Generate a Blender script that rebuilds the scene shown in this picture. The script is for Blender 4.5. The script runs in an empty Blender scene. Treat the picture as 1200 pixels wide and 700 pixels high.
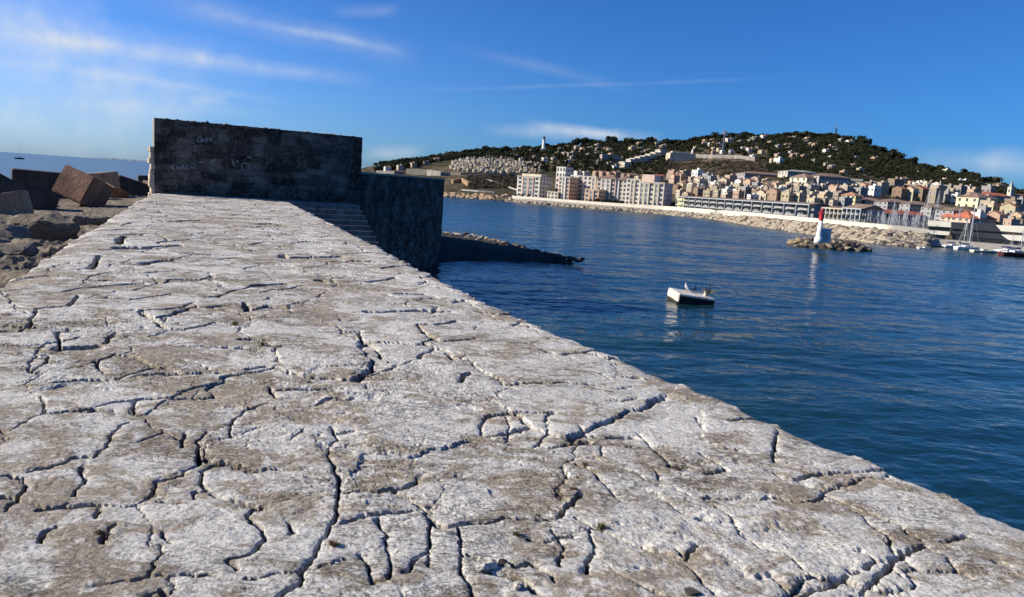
import bpy, bmesh, math, random
import numpy as np
from mathutils import Vector, Matrix, Euler

# ---------------------------------------------------------------- camera
F_PX = 870.0; PITCH = math.radians(8.54); ROLL = math.radians(3.92)
EYE = Vector((0, 0, 7.0))
SC = bpy.context.scene
COL = SC.collection
fw = Vector((0, math.cos(PITCH), -math.sin(PITCH)))
r0 = Vector((1, 0, 0)); u0 = Vector((0, math.sin(PITCH), math.cos(PITCH)))
rt = r0*math.cos(ROLL) + u0*math.sin(ROLL)
up = -r0*math.sin(ROLL) + u0*math.cos(ROLL)
cam = bpy.data.cameras.new('camera'); camo = bpy.data.objects.new('camera', cam); COL.objects.link(camo)
cam.sensor_width = 36; cam.lens = 36*F_PX/1200; cam.clip_start = 0.1; cam.clip_end = 90000
m = Matrix((rt, up, -fw)).transposed().to_4x4(); m.translation = EYE
camo.matrix_world = m
SC.camera = camo

# ---------------------------------------------------------------- sun, sky, exposure
SUN_EL = math.radians(27); SUN_AZ = Vector((-0.998, -0.04, 0)).normalized()
sd = Vector((SUN_AZ.x*math.cos(SUN_EL), SUN_AZ.y*math.cos(SUN_EL), math.sin(SUN_EL)))
sl = bpy.data.lights.new('sun', 'SUN'); sl.energy = 5.0; sl.angle = math.radians(0.5); sl.color = (1, 0.90, 0.75)
slo = bpy.data.objects.new('sun', sl); COL.objects.link(slo); slo.rotation_euler = sd.to_track_quat('Z', 'Y').to_euler()
slo.location = (0, 0, 60)
SC.view_settings.view_transform = 'Standard'; SC.view_settings.look = 'None'
SC.view_settings.exposure = 0.62; SC.view_settings.gamma = 1
SKY_STRENGTH = 0.056

def ray(px, py):
    return (fw + rt*((px-600)/F_PX) - up*((py-350)/F_PX))
def gp(px, py, z):                      # ray meets the level plane z
    d = ray(px, py); t = (z-EYE.z)/d.z
    return EYE + d*t
def atd(px, py, dist):                  # point on the ray at ground distance dist
    d = ray(px, py); h = math.hypot(d.x, d.y)
    return EYE + d*(dist/h)
def hy(px): return 178 + 0.0686*px

w = bpy.data.worlds.new('World'); SC.world = w; w.use_nodes = True
nt = w.node_tree; nt.nodes.clear()
N = nt.nodes; Lk = nt.links
def nd(t, **k):
    n = N.new(t)
    for a, b in k.items(): setattr(n, a, b)
    return n
out = nd('ShaderNodeOutputWorld'); bg = nd('ShaderNodeBackground'); bg.inputs[1].default_value = SKY_STRENGTH
sky = nd('ShaderNodeTexSky', sky_type='NISHITA', sun_disc=False, sun_elevation=SUN_EL,
         sun_rotation=math.atan2(SUN_AZ.x, SUN_AZ.y), altitude=0, air_density=1.0, dust_density=0.6, ozone_density=2.5)
tc = nd('ShaderNodeTexCoord')
nrm = nd('ShaderNodeVectorMath', operation='NORMALIZE'); Lk.new(tc.outputs['Generated'], nrm.inputs[0])
def wm(op, a, b=None, c=None, clamp=False):
    n = nd('ShaderNodeMath', operation=op); n.use_clamp = clamp
    for i, v in enumerate((a, b, c)):
        if v is None: continue
        if isinstance(v, (int, float)): n.inputs[i].default_value = v
        else: Lk.new(v, n.inputs[i])
    return n.outputs[0]
def wdot(v):
    n = nd('ShaderNodeVectorMath', operation='DOT_PRODUCT'); Lk.new(nrm.outputs[0], n.inputs[0]); n.inputs[1].default_value = v
    return n.outputs['Value']
nz = nd('ShaderNodeTexNoise'); nz.inputs['Scale'].default_value = 7; nz.inputs['Detail'].default_value = 8
nz.inputs['Roughness'].default_value = 0.62; Lk.new(nrm.outputs[0], nz.inputs['Vector'])
nz2 = nd('ShaderNodeTexNoise'); nz2.inputs['Scale'].default_value = 26; nz2.inputs['Detail'].default_value = 6
Lk.new(nrm.outputs[0], nz2.inputs['Vector'])
wob = wm('SUBTRACT', nz.outputs[0], 0.5)
tex = wm('MULTIPLY', wm('SUBTRACT', nz.outputs[0], 0.33, clamp=True), 4.2, clamp=True)
tex2 = wm('MULTIPLY', wm('SUBTRACT', nz2.outputs[0], 0.25, clamp=True), 2.2, clamp=True)
tex = wm('MULTIPLY', tex, tex2)
total = None
for (x0, y0, x1, y1, wd, st) in [
        (-60, 30, 440, 97, 9, .62), (-60, 36, 320, 82, 24, .48), (-60, 62, 340, 120, 6, .42), (-60, 75, 260, 120, 24, .42), (130, -12, 500, 70, 15, .36), (240, 15, 480, 62, 5, .3), (-90, -5, 130, 38, 50, .8),
        (470, 107, 920, 92, 2.6, .17), (520, 52, 770, 112, 7, .15), (560, 150, 780, 163, 8, .75), (610, 143, 740, 163, 6, .6),
        (390, 14, 470, 12, 7, .3), (1060, 188, 1300, 200, 15, .6), (215, 119, 270, 117, 7, .5), (-80, 130, 240, 152, 44, .62), (0, 120, 180, 126, 8, .25),
        (420, 181, 500, 180, 9, .5), (140, 128, 330, 132, 9, .22)]:
    A = ray(x0, y0).normalized(); B = ray(x1, y1).normalized()
    Nn = A.cross(B).normalized(); M_ = (A+B).normalized(); T = (B-A).normalized(); half = (B-A).length/2
    d = wm('ADD', wdot(Nn), wm('MULTIPLY', wob, wd/F_PX*1.6))
    a = wm('SUBTRACT', 1.0, wm('DIVIDE', wm('ABSOLUTE', d), wd/F_PX*1.25), clamp=True)
    s = wm('SUBTRACT', 1.0, wm('POWER', wm('DIVIDE', wm('ABSOLUTE', wdot(T)), half*1.0), 2.0), clamp=True)
    # T is a chord direction: its dot with the midpoint is zero
    f = wm('MULTIPLY', wm('MULTIPLY', wm('SMOOTH_MIN', a, 1.0, 0.3), s), st)
    front = wm('GREATER_THAN', wdot(M_), 0.0)
    f = wm('MULTIPLY', f, front)
    total = f if total is None else wm('ADD', total, f)
cl = wm('MULTIPLY', total, wm('ADD', wm('MULTIPLY', tex, 0.75), 0.25), clamp=True)
tint = nd('ShaderNodeMix', data_type='RGBA', blend_type='MULTIPLY'); tint.inputs[0].default_value = 1
Lk.new(sky.outputs[0], tint.inputs[6]); 
# clear deep blue air away from the sun, milky towards the sun side of the horizon
sidef = nd('ShaderNodeMapRange', interpolation_type='SMOOTHSTEP'); Lk.new(wdot(SUN_AZ), sidef.inputs[0]); sidef.inputs[1].default_value = -.35; sidef.inputs[2].default_value = .50
elf = nd('ShaderNodeMapRange', interpolation_type='SMOOTHSTEP'); Lk.new(wdot((0, 0, 1)), elf.inputs[0]); elf.inputs[1].default_value = .42; elf.inputs[2].default_value = -.02
tm = nd('ShaderNodeMix', data_type='RGBA'); Lk.new(wm('MULTIPLY', sidef.outputs[0], elf.outputs[0]), tm.inputs[0]); tm.inputs[6].default_value = (.26, .73, 1.50, 1); tm.inputs[7].default_value = (.66, 1.10, 2.05, 1)
Lk.new(tm.outputs[2], tint.inputs[7])
mx = nd('ShaderNodeMix', data_type='RGBA'); Lk.new(cl, mx.inputs[0]); Lk.new(tint.outputs[2], mx.inputs[6]); mx.inputs[7].default_value = (8.2, 8.8, 9.6, 1)
Lk.new(mx.outputs[2], bg.inputs[0]); Lk.new(bg.outputs[0], out.inputs[0])

# ---------------------------------------------------------------- noise in numpy
_rng = np.random.RandomState(7)
_P = _rng.permutation(4096).astype(np.int64); _G = _rng.uniform(0, 2*np.pi, 4096)
def _h(i, j, s): return _P[(_P[(i + s*131) & 4095] + j) & 4095]
def pn(x, y, s=0):
    xi = np.floor(x).astype(np.int64); yi = np.floor(y).astype(np.int64); xf = x-xi; yf = y-yi
    def g(a, b):
        t = _G[_h(xi+a, yi+b, s)]
        return np.cos(t)*(xf-a) + np.sin(t)*(yf-b)
    u = xf*xf*xf*(xf*(xf*6-15)+10); v = yf*yf*yf*(yf*(yf*6-15)+10)
    a = g(0, 0); a = a + u*(g(1, 0)-a); b = g(0, 1); b = b + u*(g(1, 1)-b)
    return (a + v*(b-a))*1.5
def fbm(x, y, o=4, s=0, gain=.5):
    r = 0; a = 1.0; t = 0
    for k in range(o):
        r = r + a*pn(x*2**k, y*2**k, s+k); t += a; a *= gain
    return r/t
def voro(x, y, s=0):
    xi = np.floor(x).astype(np.int64); yi = np.floor(y).astype(np.int64)
    f1 = np.full(x.shape, 9.0); f2 = np.full(x.shape, 9.0); idd = np.zeros(x.shape, np.int64)
    for a in (-1, 0, 1):
        for b in (-1, 0, 1):
            h = _h(xi+a, yi+b, s); cx = xi+a+(_P[h] / 4096.0); cy = yi+b+(_P[(h*7+13) & 4095] / 4096.0)
            d = np.hypot(cx-x, cy-y)
            n1 = d < f1
            f2 = np.where(n1, f1, np.minimum(f2, d)); idd = np.where(n1, h, idd); f1 = np.where(n1, d, f1)
    return f1, f2, idd
def sstep(a, b, x):
    t = np.clip((x-a)/(b-a), 0, 1); return t*t*(3-2*t)

# ---------------------------------------------------------------- object helpers
_O1 = 'zeroth first second third fourth fifth sixth seventh eighth ninth tenth eleventh twelfth thirteenth fourteenth fifteenth sixteenth seventeenth eighteenth nineteenth'.split()
_T1 = {2: 'twent', 3: 'thirt', 4: 'fort', 5: 'fift', 6: 'sixt', 7: 'sevent', 8: 'eight', 9: 'ninet'}
def ordw(n):
    if n < 20: return _O1[n]
    if n >= 100: return 'hundred and '+ordw(n-100) if n > 100 else 'hundredth'
    return _T1[n//10]+('ieth' if n % 10 == 0 else 'y-'+_O1[n % 10])
def tag(o, label=None, cat=None, group=None, kind=None):
    if label: o['label'] = label
    if cat: o['category'] = cat
    if group: o['group'] = group
    if kind: o['kind'] = kind
    return o
def thing(name, label, cat, loc=(0, 0, 0), rz=0.0, group=None):
    o = bpy.data.objects.new(name, None); COL.objects.link(o); o.empty_display_size = .3
    o.location = loc; o.rotation_euler = (0, 0, rz)
    return tag(o, label, cat, group)
def link(name, me, mats, parent=None, smooth=False):
    if not isinstance(mats, (list, tuple)): mats = [mats]
    for q in mats:
        if q.name not in [k.name for k in me.materials if k]: me.materials.append(q)
    if smooth: me.polygons.foreach_set('use_smooth', [True]*len(me.polygons))
    o = bpy.data.objects.new(name, me); COL.objects.link(o)
    if parent: o.parent = parent
    return o
def np_mesh(name, V, Fq, matidx=None):
    me = bpy.data.meshes.new(name); V = np.asarray(V, np.float32); Fq = np.asarray(Fq, np.int32)
    n, k = Fq.shape
    me.vertices.add(len(V)); me.vertices.foreach_set('co', V.ravel())
    me.loops.add(n*k); me.loops.foreach_set('vertex_index', Fq.ravel())
    me.polygons.add(n); me.polygons.foreach_set('loop_start', np.arange(n, dtype=np.int32)*k)
    if matidx is not None: me.polygons.foreach_set('material_index', np.asarray(matidx, np.int32))
    me.update(calc_edges=True)
    return me
def grid_faces(nr, nc):
    i = np.arange(nr-1)[:, None]*nc + np.arange(nc-1)[None, :]
    return np.stack([i, i+1, i+nc+1, i+nc], -1).reshape(-1, 4)
class MB:                                # collects boxes, tubes, polygons into one mesh
    def __init__(s): s.v = []; s.f = []; s.m = []
    def add(s, vs, fs, mi=0):
        b = len(s.v); s.v += [tuple(q) for q in vs]; s.f += [tuple(b+i for i in q) for q in fs]; s.m += [mi]*len(fs)
    def box(s, x0, x1, y0, y1, z0, z1, mi=0):
        s.add([(x0, y0, z0), (x1, y0, z0), (x1, y1, z0), (x0, y1, z0), (x0, y0, z1), (x1, y0, z1), (x1, y1, z1), (x0, y1, z1)],
              [(0, 3, 2, 1), (4, 5, 6, 7), (0, 1, 5, 4), (1, 2, 6, 5), (2, 3, 7, 6), (3, 0, 4, 7)], mi)
    def tube(s, p, q, r, r2=None, n=8, mi=0, caps=True):
        p = Vector(p); q = Vector(q); r2 = r if r2 is None else r2
        d = (q-p).normalized(); a = d.orthogonal().normalized(); b = d.cross(a)
        vs = []
        for (c, rr) in ((p, r), (q, r2)):
            for k in range(n):
                t = 2*math.pi*k/n; vs.append(c + a*math.cos(t)*rr + b*math.sin(t)*rr)
        fs = [(k, (k+1) % n, n+(k+1) % n, n+k) for k in range(n)]
        if caps: fs += [tuple(range(n-1, -1, -1)), tuple(range(n, 2*n))]
        s.add(vs, fs, mi)
    def lathe(s, prof, n=24, c=(0, 0), mi=0):
        vs = []
        for (r, z) in prof:
            for k in range(n):
                t = 2*math.pi*k/n; vs.append((c[0]+r*math.cos(t), c[1]+r*math.sin(t), z))
        fs = []
        for i in range(len(prof)-1):
            for k in range(n): fs.append((i*n+k, i*n+(k+1) % n, (i+1)*n+(k+1) % n, (i+1)*n+k))
        fs.append(tuple(range(n-1, -1, -1))); fs.append(tuple(range((len(prof)-1)*n, len(prof)*n)))
        s.add(vs, fs, mi)
    def mesh(s, name):
        me = bpy.data.meshes.new(name); me.from_pydata(s.v, [], s.f)
        me.polygons.foreach_set('material_index', s.m); me.update(); return me
    def build(s, name, mats, parent=None, smooth=False): return link(name, s.mesh(name), mats, parent, smooth)

# ---------------------------------------------------------------- materials
def new_mat(name):
    mt = bpy.data.materials.new(name); mt.use_nodes = True; t = mt.node_tree
    b = t.nodes['Principled BSDF']
    return mt, t, b
def hexc(c): return (c[0], c[1], c[2], 1)
class NT:
    def __init__(s, t): s.t = t
    def n(s, ty, ins=None, **k):
        q = s.t.nodes.new(ty)
        for a, b in k.items(): setattr(q, a, b)
        for i, v in (ins or {}).items():
            if hasattr(v, 'is_linked') or isinstance(v, bpy.types.NodeSocket): s.t.links.new(v, q.inputs[i])
            else: q.inputs[i].default_value = v
        return q
    def noise(s, vec, scale, det=4, rough=.55, dist=0):
        q = s.n('ShaderNodeTexNoise', {'Scale': scale, 'Detail': det, 'Roughness': rough, 'Distortion': dist})
        if vec is not None: s.t.links.new(vec, q.inputs['Vector'])
        return q.outputs[0]
    def mix(s, f, a, b, bt='MIX'):
        q = s.n('ShaderNodeMix', data_type='RGBA', blend_type=bt)
        for i, v in ((0, f), (6, a), (7, b)):
            if isinstance(v, bpy.types.NodeSocket): s.t.links.new(v, q.inputs[i])
            elif i == 0: q.inputs[0].default_value = v
            else: q.inputs[i].default_value = hexc(v)
        return q.outputs[2]
    def ramp(s, v, a, b):
        q = s.n('ShaderNodeMapRange', {1: a, 2: b}); q.interpolation_type = 'SMOOTHSTEP'; s.t.links.new(v, q.inputs[0]); return q.outputs[0]
    def math(s, op, a, b=0.0):
        q = s.n('ShaderNodeMath', {0: a, 1: b}, operation=op); return q.outputs[0]
    def bump(s, h, st, dist=0.02, nrm=None):
        q = s.n('ShaderNodeBump', {'Strength': st, 'Distance': dist, 'Height': h})
        if nrm is not None: s.t.links.new(nrm, q.inputs['Normal'])
        return q.outputs[0]
def mat(name, c, rough=.8, var=.25, scale=1.5, c2=None, metal=0, bump=0, bscale=None, obj_col=False, spec=.3):
    mt, t, b = new_mat(name); q = NT(t)
    tcn = q.n('ShaderNodeTexCoord'); v = tcn.outputs['Object']
    if c2 is None: c2 = tuple(x*(1-var) for x in c)
    f = q.ramp(q.noise(v, scale, 5), .35, .65)
    col = q.mix(f, c, c2)
    if obj_col:
        oi = q.n('ShaderNodeObjectInfo'); col = q.mix(1.0, oi.outputs['Color'], col, 'MULTIPLY')
    t.links.new(col, b.inputs['Base Color']); b.inputs['Roughness'].default_value = rough; b.inputs['Metallic'].default_value = metal
    b.inputs['Specular IOR Level'].default_value = spec
    if bump:
        t.links.new(q.bump(q.noise(v, bscale or scale*6, 5), bump, .02), b.inputs['Normal'])
    return mt
# ================================================================ PIER
def rock_mat(name, pale, tan, dark, fine=1.0, crack=False, rough=.9, soil_shade=(.022, .018, .014), wc=(.5,.6)):
    mt, t, b = new_mat(name); q = NT(t)
    g = q.n('ShaderNodeNewGeometry'); pos = g.outputs['Position']
    st = q.n('ShaderNodeMapping', {'Rotation': (0, 0, .45), 'Scale': (1, 1.45, 1)}); t.links.new(pos, st.inputs[0]); sv = st.outputs[0]
    n1 = q.noise(sv, .55*fine, 7, .62, 1.2); n2 = q.noise(sv, 2.6*fine, 8, .65, .9); n3 = q.noise(pos, 11*fine, 8, .7)
    n4 = q.noise(pos, 48*fine, 5, .75)
    s2 = q.n('ShaderNodeMapping', {'Rotation': (0, 0, .5), 'Scale': (1, 3.2, 1)}); t.links.new(pos, s2.inputs[0])
    hl = q.noise(s2.outputs[0], 2.2*fine, 9, .62, 1.6); hl2 = q.noise(pos, 6*fine, 8, .62, .8)
    def hair(v, w): return q.ramp(q.math('ABSOLUTE', q.math('SUBTRACT', v, .5)), w, 0.0)
    hm = q.ramp(q.noise(pos, 1.1*fine, 4, .6), .44, .62)
    line = q.math('MULTIPLY', q.math('MAXIMUM', hair(hl, .012), q.math('MULTIPLY', hair(hl2, .012), .7)), hm)
    f = q.ramp(q.math('ADD', q.math('MULTIPLY', n1, .42), q.math('MULTIPLY', n2, .58)), wc[0]-.032, wc[1]-.064)
    col = q.mix(f, pale, tan)
    col = q.mix(q.math('MULTIPLY', q.ramp(n3, .52, .68), .75), col, dark)
    spk = q.ramp(q.math('ADD', q.math('MULTIPLY', n2, .4), q.math('MULTIPLY', n3, .6)), .53, .60)
    col = q.mix(q.math('MULTIPLY', spk, .55), col, tuple(min(1, x*1.5) for x in pale))
    n5 = q.noise(pos, 5.0*fine, 6, .75, .5)
    col = q.mix(q.math('MULTIPLY', q.ramp(n5, .60, .70), .45), col, tuple(x*.55 for x in dark))
    col = q.mix(q.math('MULTIPLY', q.ramp(n4, .5, .66), .8), col, tuple(x*.45 for x in tan))
    col = q.mix(q.math('MULTIPLY', q.ramp(n4, .48, .33), .35), col, tuple(min(1, x*1.45) for x in pale))
    col = q.mix(q.math('MULTIPLY', line, .75), col, tuple(x*.25 for x in tan))
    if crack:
        a = q.n('ShaderNodeAttribute', attribute_name='crack'); col = q.mix(a.outputs['Fac'], col, soil_shade)  # near-black in cracks and joints: soil plus crack shade put into the colour
    t.links.new(col, b.inputs['Base Color']); b.inputs['Roughness'].default_value = rough; b.inputs['Specular IOR Level'].default_value = .25
    h = q.math('ADD', q.math('MULTIPLY', n3, .6), q.math('MULTIPLY', n4, .22))
    h = q.math('ADD', h, q.math('MULTIPLY', n2, .7)); h = q.math('SUBTRACT', h, q.math('MULTIPLY', line, .25))
    h = q.math('ADD', h, q.math('MULTIPLY', q.math('ABSOLUTE', q.math('SUBTRACT', hl, .5)), 1.0))
    t.links.new(q.bump(h, 1.0, .045/fine), b.inputs['Normal'])
    return mt
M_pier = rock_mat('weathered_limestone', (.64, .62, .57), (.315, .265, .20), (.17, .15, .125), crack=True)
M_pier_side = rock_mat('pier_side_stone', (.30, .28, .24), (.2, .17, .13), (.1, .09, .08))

ZP = 5.4
def proj_poly(pts, z=ZP): return [gp(x, y, z) for x, y in pts]
Ledge = proj_poly([(0, 330), (40, 307), (71, 287), (91, 275), (126, 256), (147, 243), (161, 234.5), (178.5, 225.8)])
Redge = proj_poly([(1200, 613), (1046, 550), (900, 490), (800, 449), (703, 410), (620, 375), (538, 338), (470, 303), (400, 267), (340, 237.5)])
def ext(poly, ya, yb):
    p = sorted([(v.y, v.x) for v in poly]); 
    s0 = (p[3][1]-p[0][1])/(p[3][0]-p[0][0]); s1 = (p[-1][1]-p[-4][1])/(p[-1][0]-p[-4][0])
    p = [(ya, p[0][1]+s0*(ya-p[0][0]))] + p + [(yb, p[-1][1]+s1*(yb-p[-1][0]))]
    return np.array([a for a, b in p]), np.array([b for a, b in p])
LY, LX = ext(Ledge, -5, 52); RY, RX = ext(Redge, -5, 52)
rowsY = [-5, -3.5, -2, -1, 0, .6, 1.1, 1.5, 1.8]
y = 2.0
while y < 47: rowsY.append(y); y *= 1.0023
rowsY = np.array(rowsY); NC = 1180
u = np.linspace(0, 1, NC)
gY = np.repeat(rowsY[:, None], NC, 1)
lx = np.interp(rowsY, LY, LX); rx = np.interp(rowsY, RY, RX)
ln = fbm(rowsY*.9, rowsY*0+3, 4, 30)*.07 + fbm(rowsY*.22, rowsY*0+9, 3, 33)*.10*np.clip(rowsY/12,0.2,1)
rn = fbm(rowsY*1.3, rowsY*0+5, 5, 31, .65)*.050*np.clip(rowsY/7,.4,1.6) - np.maximum(0, fbm(rowsY*1.1, rowsY*0+25, 4, 36, .6)-.16)*.30
gX = (lx+ln)[:, None]*(1-u)[None, :] + (rx+rn)[:, None]*u[None, :]
wx = fbm(gX*.9, gY*.9, 3, 1); wy = fbm(gX*.9+7, gY*.9, 3, 5)
jx = fbm(gX*5, gY*5, 5, 11, .65); jy = fbm(gX*5+3, gY*5+9, 5, 15, .65)
# eroded slabs
vx = gX + wx*.26 + jx*.085; vy = gY + wy*.26 + jy*.085
c25, s25 = math.cos(.45), math.sin(.45)
ax = (vx*c25 + vy*s25); ay = (-vx*s25 + vy*c25)
f1, f2, cid = voro(ax*1.25, ay*1.0, 3)
off = (_P[cid]/4096.0-.5); off2 = (_P[(cid*3+5) & 4095]/4096.0-.5)
edge = (f2-f1)
vis = sstep(-.22, .30, fbm(gX*.75, gY*.75, 3, 21))
joint = (1-sstep(.0, .012+.0030*gY, edge*(.6+.8*np.clip(fbm(gX*3, gY*3, 2, 29)+.5, 0, 1))))*vis
H = off*.030 + off2*ax*.0 + fbm(gX*.25, gY*.25, 3, 40)*.05
H += -joint*.060 - (1-sstep(0, .10, edge))*.010*vis
f1b, f2b, cidb = voro(vx*2.6+wy*.5, vy*2.3, 9)
rug = sstep(-.05, .42, fbm(gX*.5+4, gY*.5, 3, 50))
visb = sstep(-.05, .35, fbm(gX*1.1, gY*1.1, 3, 27))
H += rug*((_P[cidb]/4096.0-.5)*.014 - (1-sstep(0, .05, f2b-f1b))*.020*visb)
# strata ridges
sx = gX*.94+gY*.34; sy = -gX*.34+gY*.94
rd = 1-np.abs(fbm(sx*.9+wx, sy*3.2+wy*1.5, 5, 60))*2
H += (rd-.5)*.015*(0.25+rug)
H += fbm(gX*3, gY*3, 5, 70, .58)*.020*(.35+rug)
tr = fbm(gX*1.7+2, gY*2.4, 5, 75, .6)
H += (np.floor(tr*9)/9.0 - tr)*.03*rug + sstep(.1, .16, tr)*.007
H += -sstep(.34, .55, fbm(gX*4.5+wx*2, gY*6.5, 4, 80, .6))*.028*rug
H += fbm(gX*14, gY*20, 4, 85, .65)*.008*(.5+rug)
hl_ = fbm(sx*1.6+wx*2, sy*5.0+wy*2, 5, 101, .6); H -= (1-sstep(0, .028, np.abs(hl_)))*.016*sstep(-.1, .3, fbm(gX*.8, gY*.8, 3, 107))
H -= np.maximum(0, -fbm(gX*34, gY*40, 2, 110)-.25)*.02*(.3+rug)
# carved cracks, at the places the stone has them
CR = {
 (0, 450, 2.8): [
  (1.6,[(320,80),(370,68),(440,60),(450,58),(520,55),(600,50),(680,48),(715,50)]),(1.8,[(440,60),(445,100)]),
  (2.6,[(428,125),(400,135),(375,155),(360,180),(335,215),(300,240)]),(1.8,[(0,300),(40,295),(65,310),(70,340),(40,380),(0,410)]),
  (1.6,[(90,290),(150,275),(190,260),(230,240),(270,240)]),(2.2,[(265,270),(268,320),(240,365)]),
  (1.2,[(120,400),(200,395),(325,392)]),(1.4,[(325,400),(320,430)]),(2,[(390,450),(350,490),(345,520)]),(1.5,[(140,520),(160,480),(190,460)]),
  (1.5,[(885,10),(880,22),(905,40)]),(2.6,[(920,20),(1000,18),(1120,15)]),(3.5,[(1050,70),(1080,55),(1120,50)]),(1.5,[(860,70),(800,88),(770,115),(760,150),(762,175)]),
  (2.6,[(740,265),(690,270),(665,285),(655,320),(680,345),(650,350),(645,372)]),(1.2,[(690,360),(740,375),(800,390),(860,400)]),
  (3.2,[(885,405),(840,408),(815,425),(820,450),(860,470),(878,500),(860,540),(820,560),(755,575),(800,605)]),
  (1.5,[(990,150),(965,185)]),(1.6,[(1085,140),(1110,180),(1085,200),(1090,250),(1115,310)]),
  (4.5,[(1115,310),(1110,380),(1100,440),(1070,510),(1045,560),(1000,610),(980,660),(920,695),(880,720)]),
  (1.2,[(600,210),(620,160)]),(1.2,[(650,260),(655,190),(690,155)]),(1.5,[(950,450),(975,485),(960,495)]),(2.6,[(480,705),(520,675),(545,690)]),
  (2.4,[(520,382),(560,385),(600,390)]),(1.1,[(560,515),(540,480)]),(1.2,[(450,190),(500,170),(545,155)]),(1.2,[(0,150),(20,155)])],
 (400, 450, 2.8): [
  (2.2,[(455,165),(465,130),(490,105),(545,98),(620,97),(690,98)]),(1.4,[(545,105),(545,185)]),(1.5,[(690,98),(668,120),(672,160),(650,190),(620,205),(560,195)]),
  (6,[(800,165),(850,172),(900,172),(960,172)]),(3,[(770,140),(800,160)]),(3,[(970,155),(1010,200),(1050,235),(1080,270),(1120,275)]),
  (1.2,[(640,195),(690,210),(760,190),(810,185)]),(2.6,[(780,270),(830,290),(870,340),(900,370),(950,390)]),
  (2.5,[(0,355),(60,350),(130,343),(200,340),(245,325),(250,300)]),(2.6,[(0,460),(70,432),(150,422),(230,412),(260,415)]),
  (2,[(180,350),(240,375),(270,410),(300,455),(340,480),(400,465)]),(3.6,[(400,460),(480,458),(540,440),(600,442)]),(5,[(600,442),(650,440),(700,435),(745,400),(775,360)]),
  (4,[(390,480),(400,560),(385,610),(430,660),(440,700)]),(2.5,[(300,455),(300,540),(280,600)]),(1.6,[(65,560),(80,600),(110,650)]),(1.2,[(200,620),(240,580),(285,550)]),
  (2.2,[(420,560),(500,580),(570,600),(620,590),(680,620),(700,650)]),(2,[(690,480),(730,540),(720,600)]),(2.6,[(815,480),(820,560),(800,620)]),
  (2.6,[(755,440),(830,480),(890,500),(960,520),(1040,545),(1120,575)]),(2.2,[(620,510),(660,520),(700,500),(750,500)]),(2.4,[(880,60),(930,62),(975,50)]),
  (1.6,[(0,165),(45,155)]),(3,[(440,610),(520,630),(600,650),(650,690)]),(1.8,[(1000,350),(1040,370),(1120,420)]),(2,[(860,235),(850,210)]),(2,[(1030,280),(1050,320)]),(3,[(0,60),(40,50)]),(1.1,[(130,440),(160,560),(150,640)])],
 (800, 450, 2.8): [
  (2.2,[(150,120),(200,112),(290,108)]),(1.2,[(310,145),(305,190),(295,220),(300,255)]),(1.6,[(310,290),(330,305)]),(2.6,[(370,312),(400,305),(440,295)]),(1.6,[(440,295),(520,290),(600,285),(690,278)]),
  (3,[(80,295),(110,290),(135,280)]),(1.2,[(60,230),(135,275)]),(2.2,[(680,570),(740,545),(770,530)]),(5,[(770,530),(800,525),(830,540)]),(3,[(740,485),(770,495),(790,510)]),
  (2,[(850,515),(890,505),(930,495)]),(1.5,[(690,600),(720,620)]),(5.5,[(400,690),(440,670),(500,655),(550,630)]),(5,[(530,600),(550,620),(580,610)]),
  (2,[(605,560),(620,580),(600,600)]),(1.6,[(870,560),(910,600),(960,620)]),(3,[(1010,570),(1050,580)]),(3,[(0,545),(20,580),(60,530)]),(2,[(20,600),(100,690)]),
  (4,[(150,210),(185,215)]),(2,[(45,105),(65,135)]),(1.4,[(480,360),(560,400),(640,430),(720,460),(740,485)]),(2.5,[(310,640),(350,690)]),(2,[(700,560),(640,640),(560,690)])],
 (0, 220, 3.0): [
  (3,[(130,430),(100,490),(60,510),(0,505)]),(3,[(130,425),(180,420),(240,415),(270,385),(275,378)]),(3.5,[(200,515),(210,545),(195,575)]),(3,[(205,510),(270,505)]),
  (8,[(205,568),(260,566),(320,562)]),(4,[(365,550),(385,520),(400,510)]),(4,[(500,435),(560,430),(640,420),(690,405)]),
  (4,[(500,440),(550,470),(580,495),(640,500),(700,488),(750,475)]),(3.6,[(690,385),(760,385),(830,362),(900,345),(1000,340)]),(5,[(860,405),(870,435),(940,420),(1020,430)]),
  (3,[(410,685),(470,660),(540,638),(480,605),(400,590)]),(3,[(110,650),(160,620),(165,590)]),(2,[(640,655),(560,640)]),(2,[(200,690),(300,685),(380,688)]),
  (2,[(340,610),(345,640),(370,660)]),(3,[(880,640),(930,635)]),(4,[(850,535),(940,540)]),(5,[(420,212),(500,212),(630,204)]),(4,[(350,240),(320,285)]),
  (5,[(740,167),(800,168)]),(3,[(220,365),(300,350),(390,340),(500,335)]),(2.4,[(370,385),(450,395),(600,372)]),(4,[(880,200),(930,190)]),(4,[(990,235),(1000,245),(1200,242)]),
  (4,[(1130,325),(1160,330)]),(3,[(580,335),(600,325),(700,325),(750,310)]),(4,[(420,200),(425,180),(440,170)]),(4,[(1100,100),(1150,98)]),(4,[(600,120),(700,118)]),(5,[(900,130),(960,128)])],
 (400, 220, 3.0): [
  (4,[(90,435),(150,435),(220,432),(295,428)]),(4,[(275,480),(330,482),(410,468)]),(4,[(275,485),(300,520),(350,545),(410,540),(470,535)]),
  (3,[(0,510),(60,508),(75,540),(120,570),(150,605)]),(4,[(100,330),(150,325),(185,315)]),(4,[(50,255),(100,258)]),(4,[(370,590),(390,610)]),(4.5,[(420,690),(425,665),(450,655)]),
  (2.6,[(725,582),(770,590),(850,585),(905,570)]),(2,[(600,485),(635,465)]),(3,[(1000,665),(1050,670),(1150,675)]),(3,[(200,375),(290,375)]),(3,[(480,435),(560,442),(620,440)]),(2.6,[(350,435),(385,435)])]}
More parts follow.
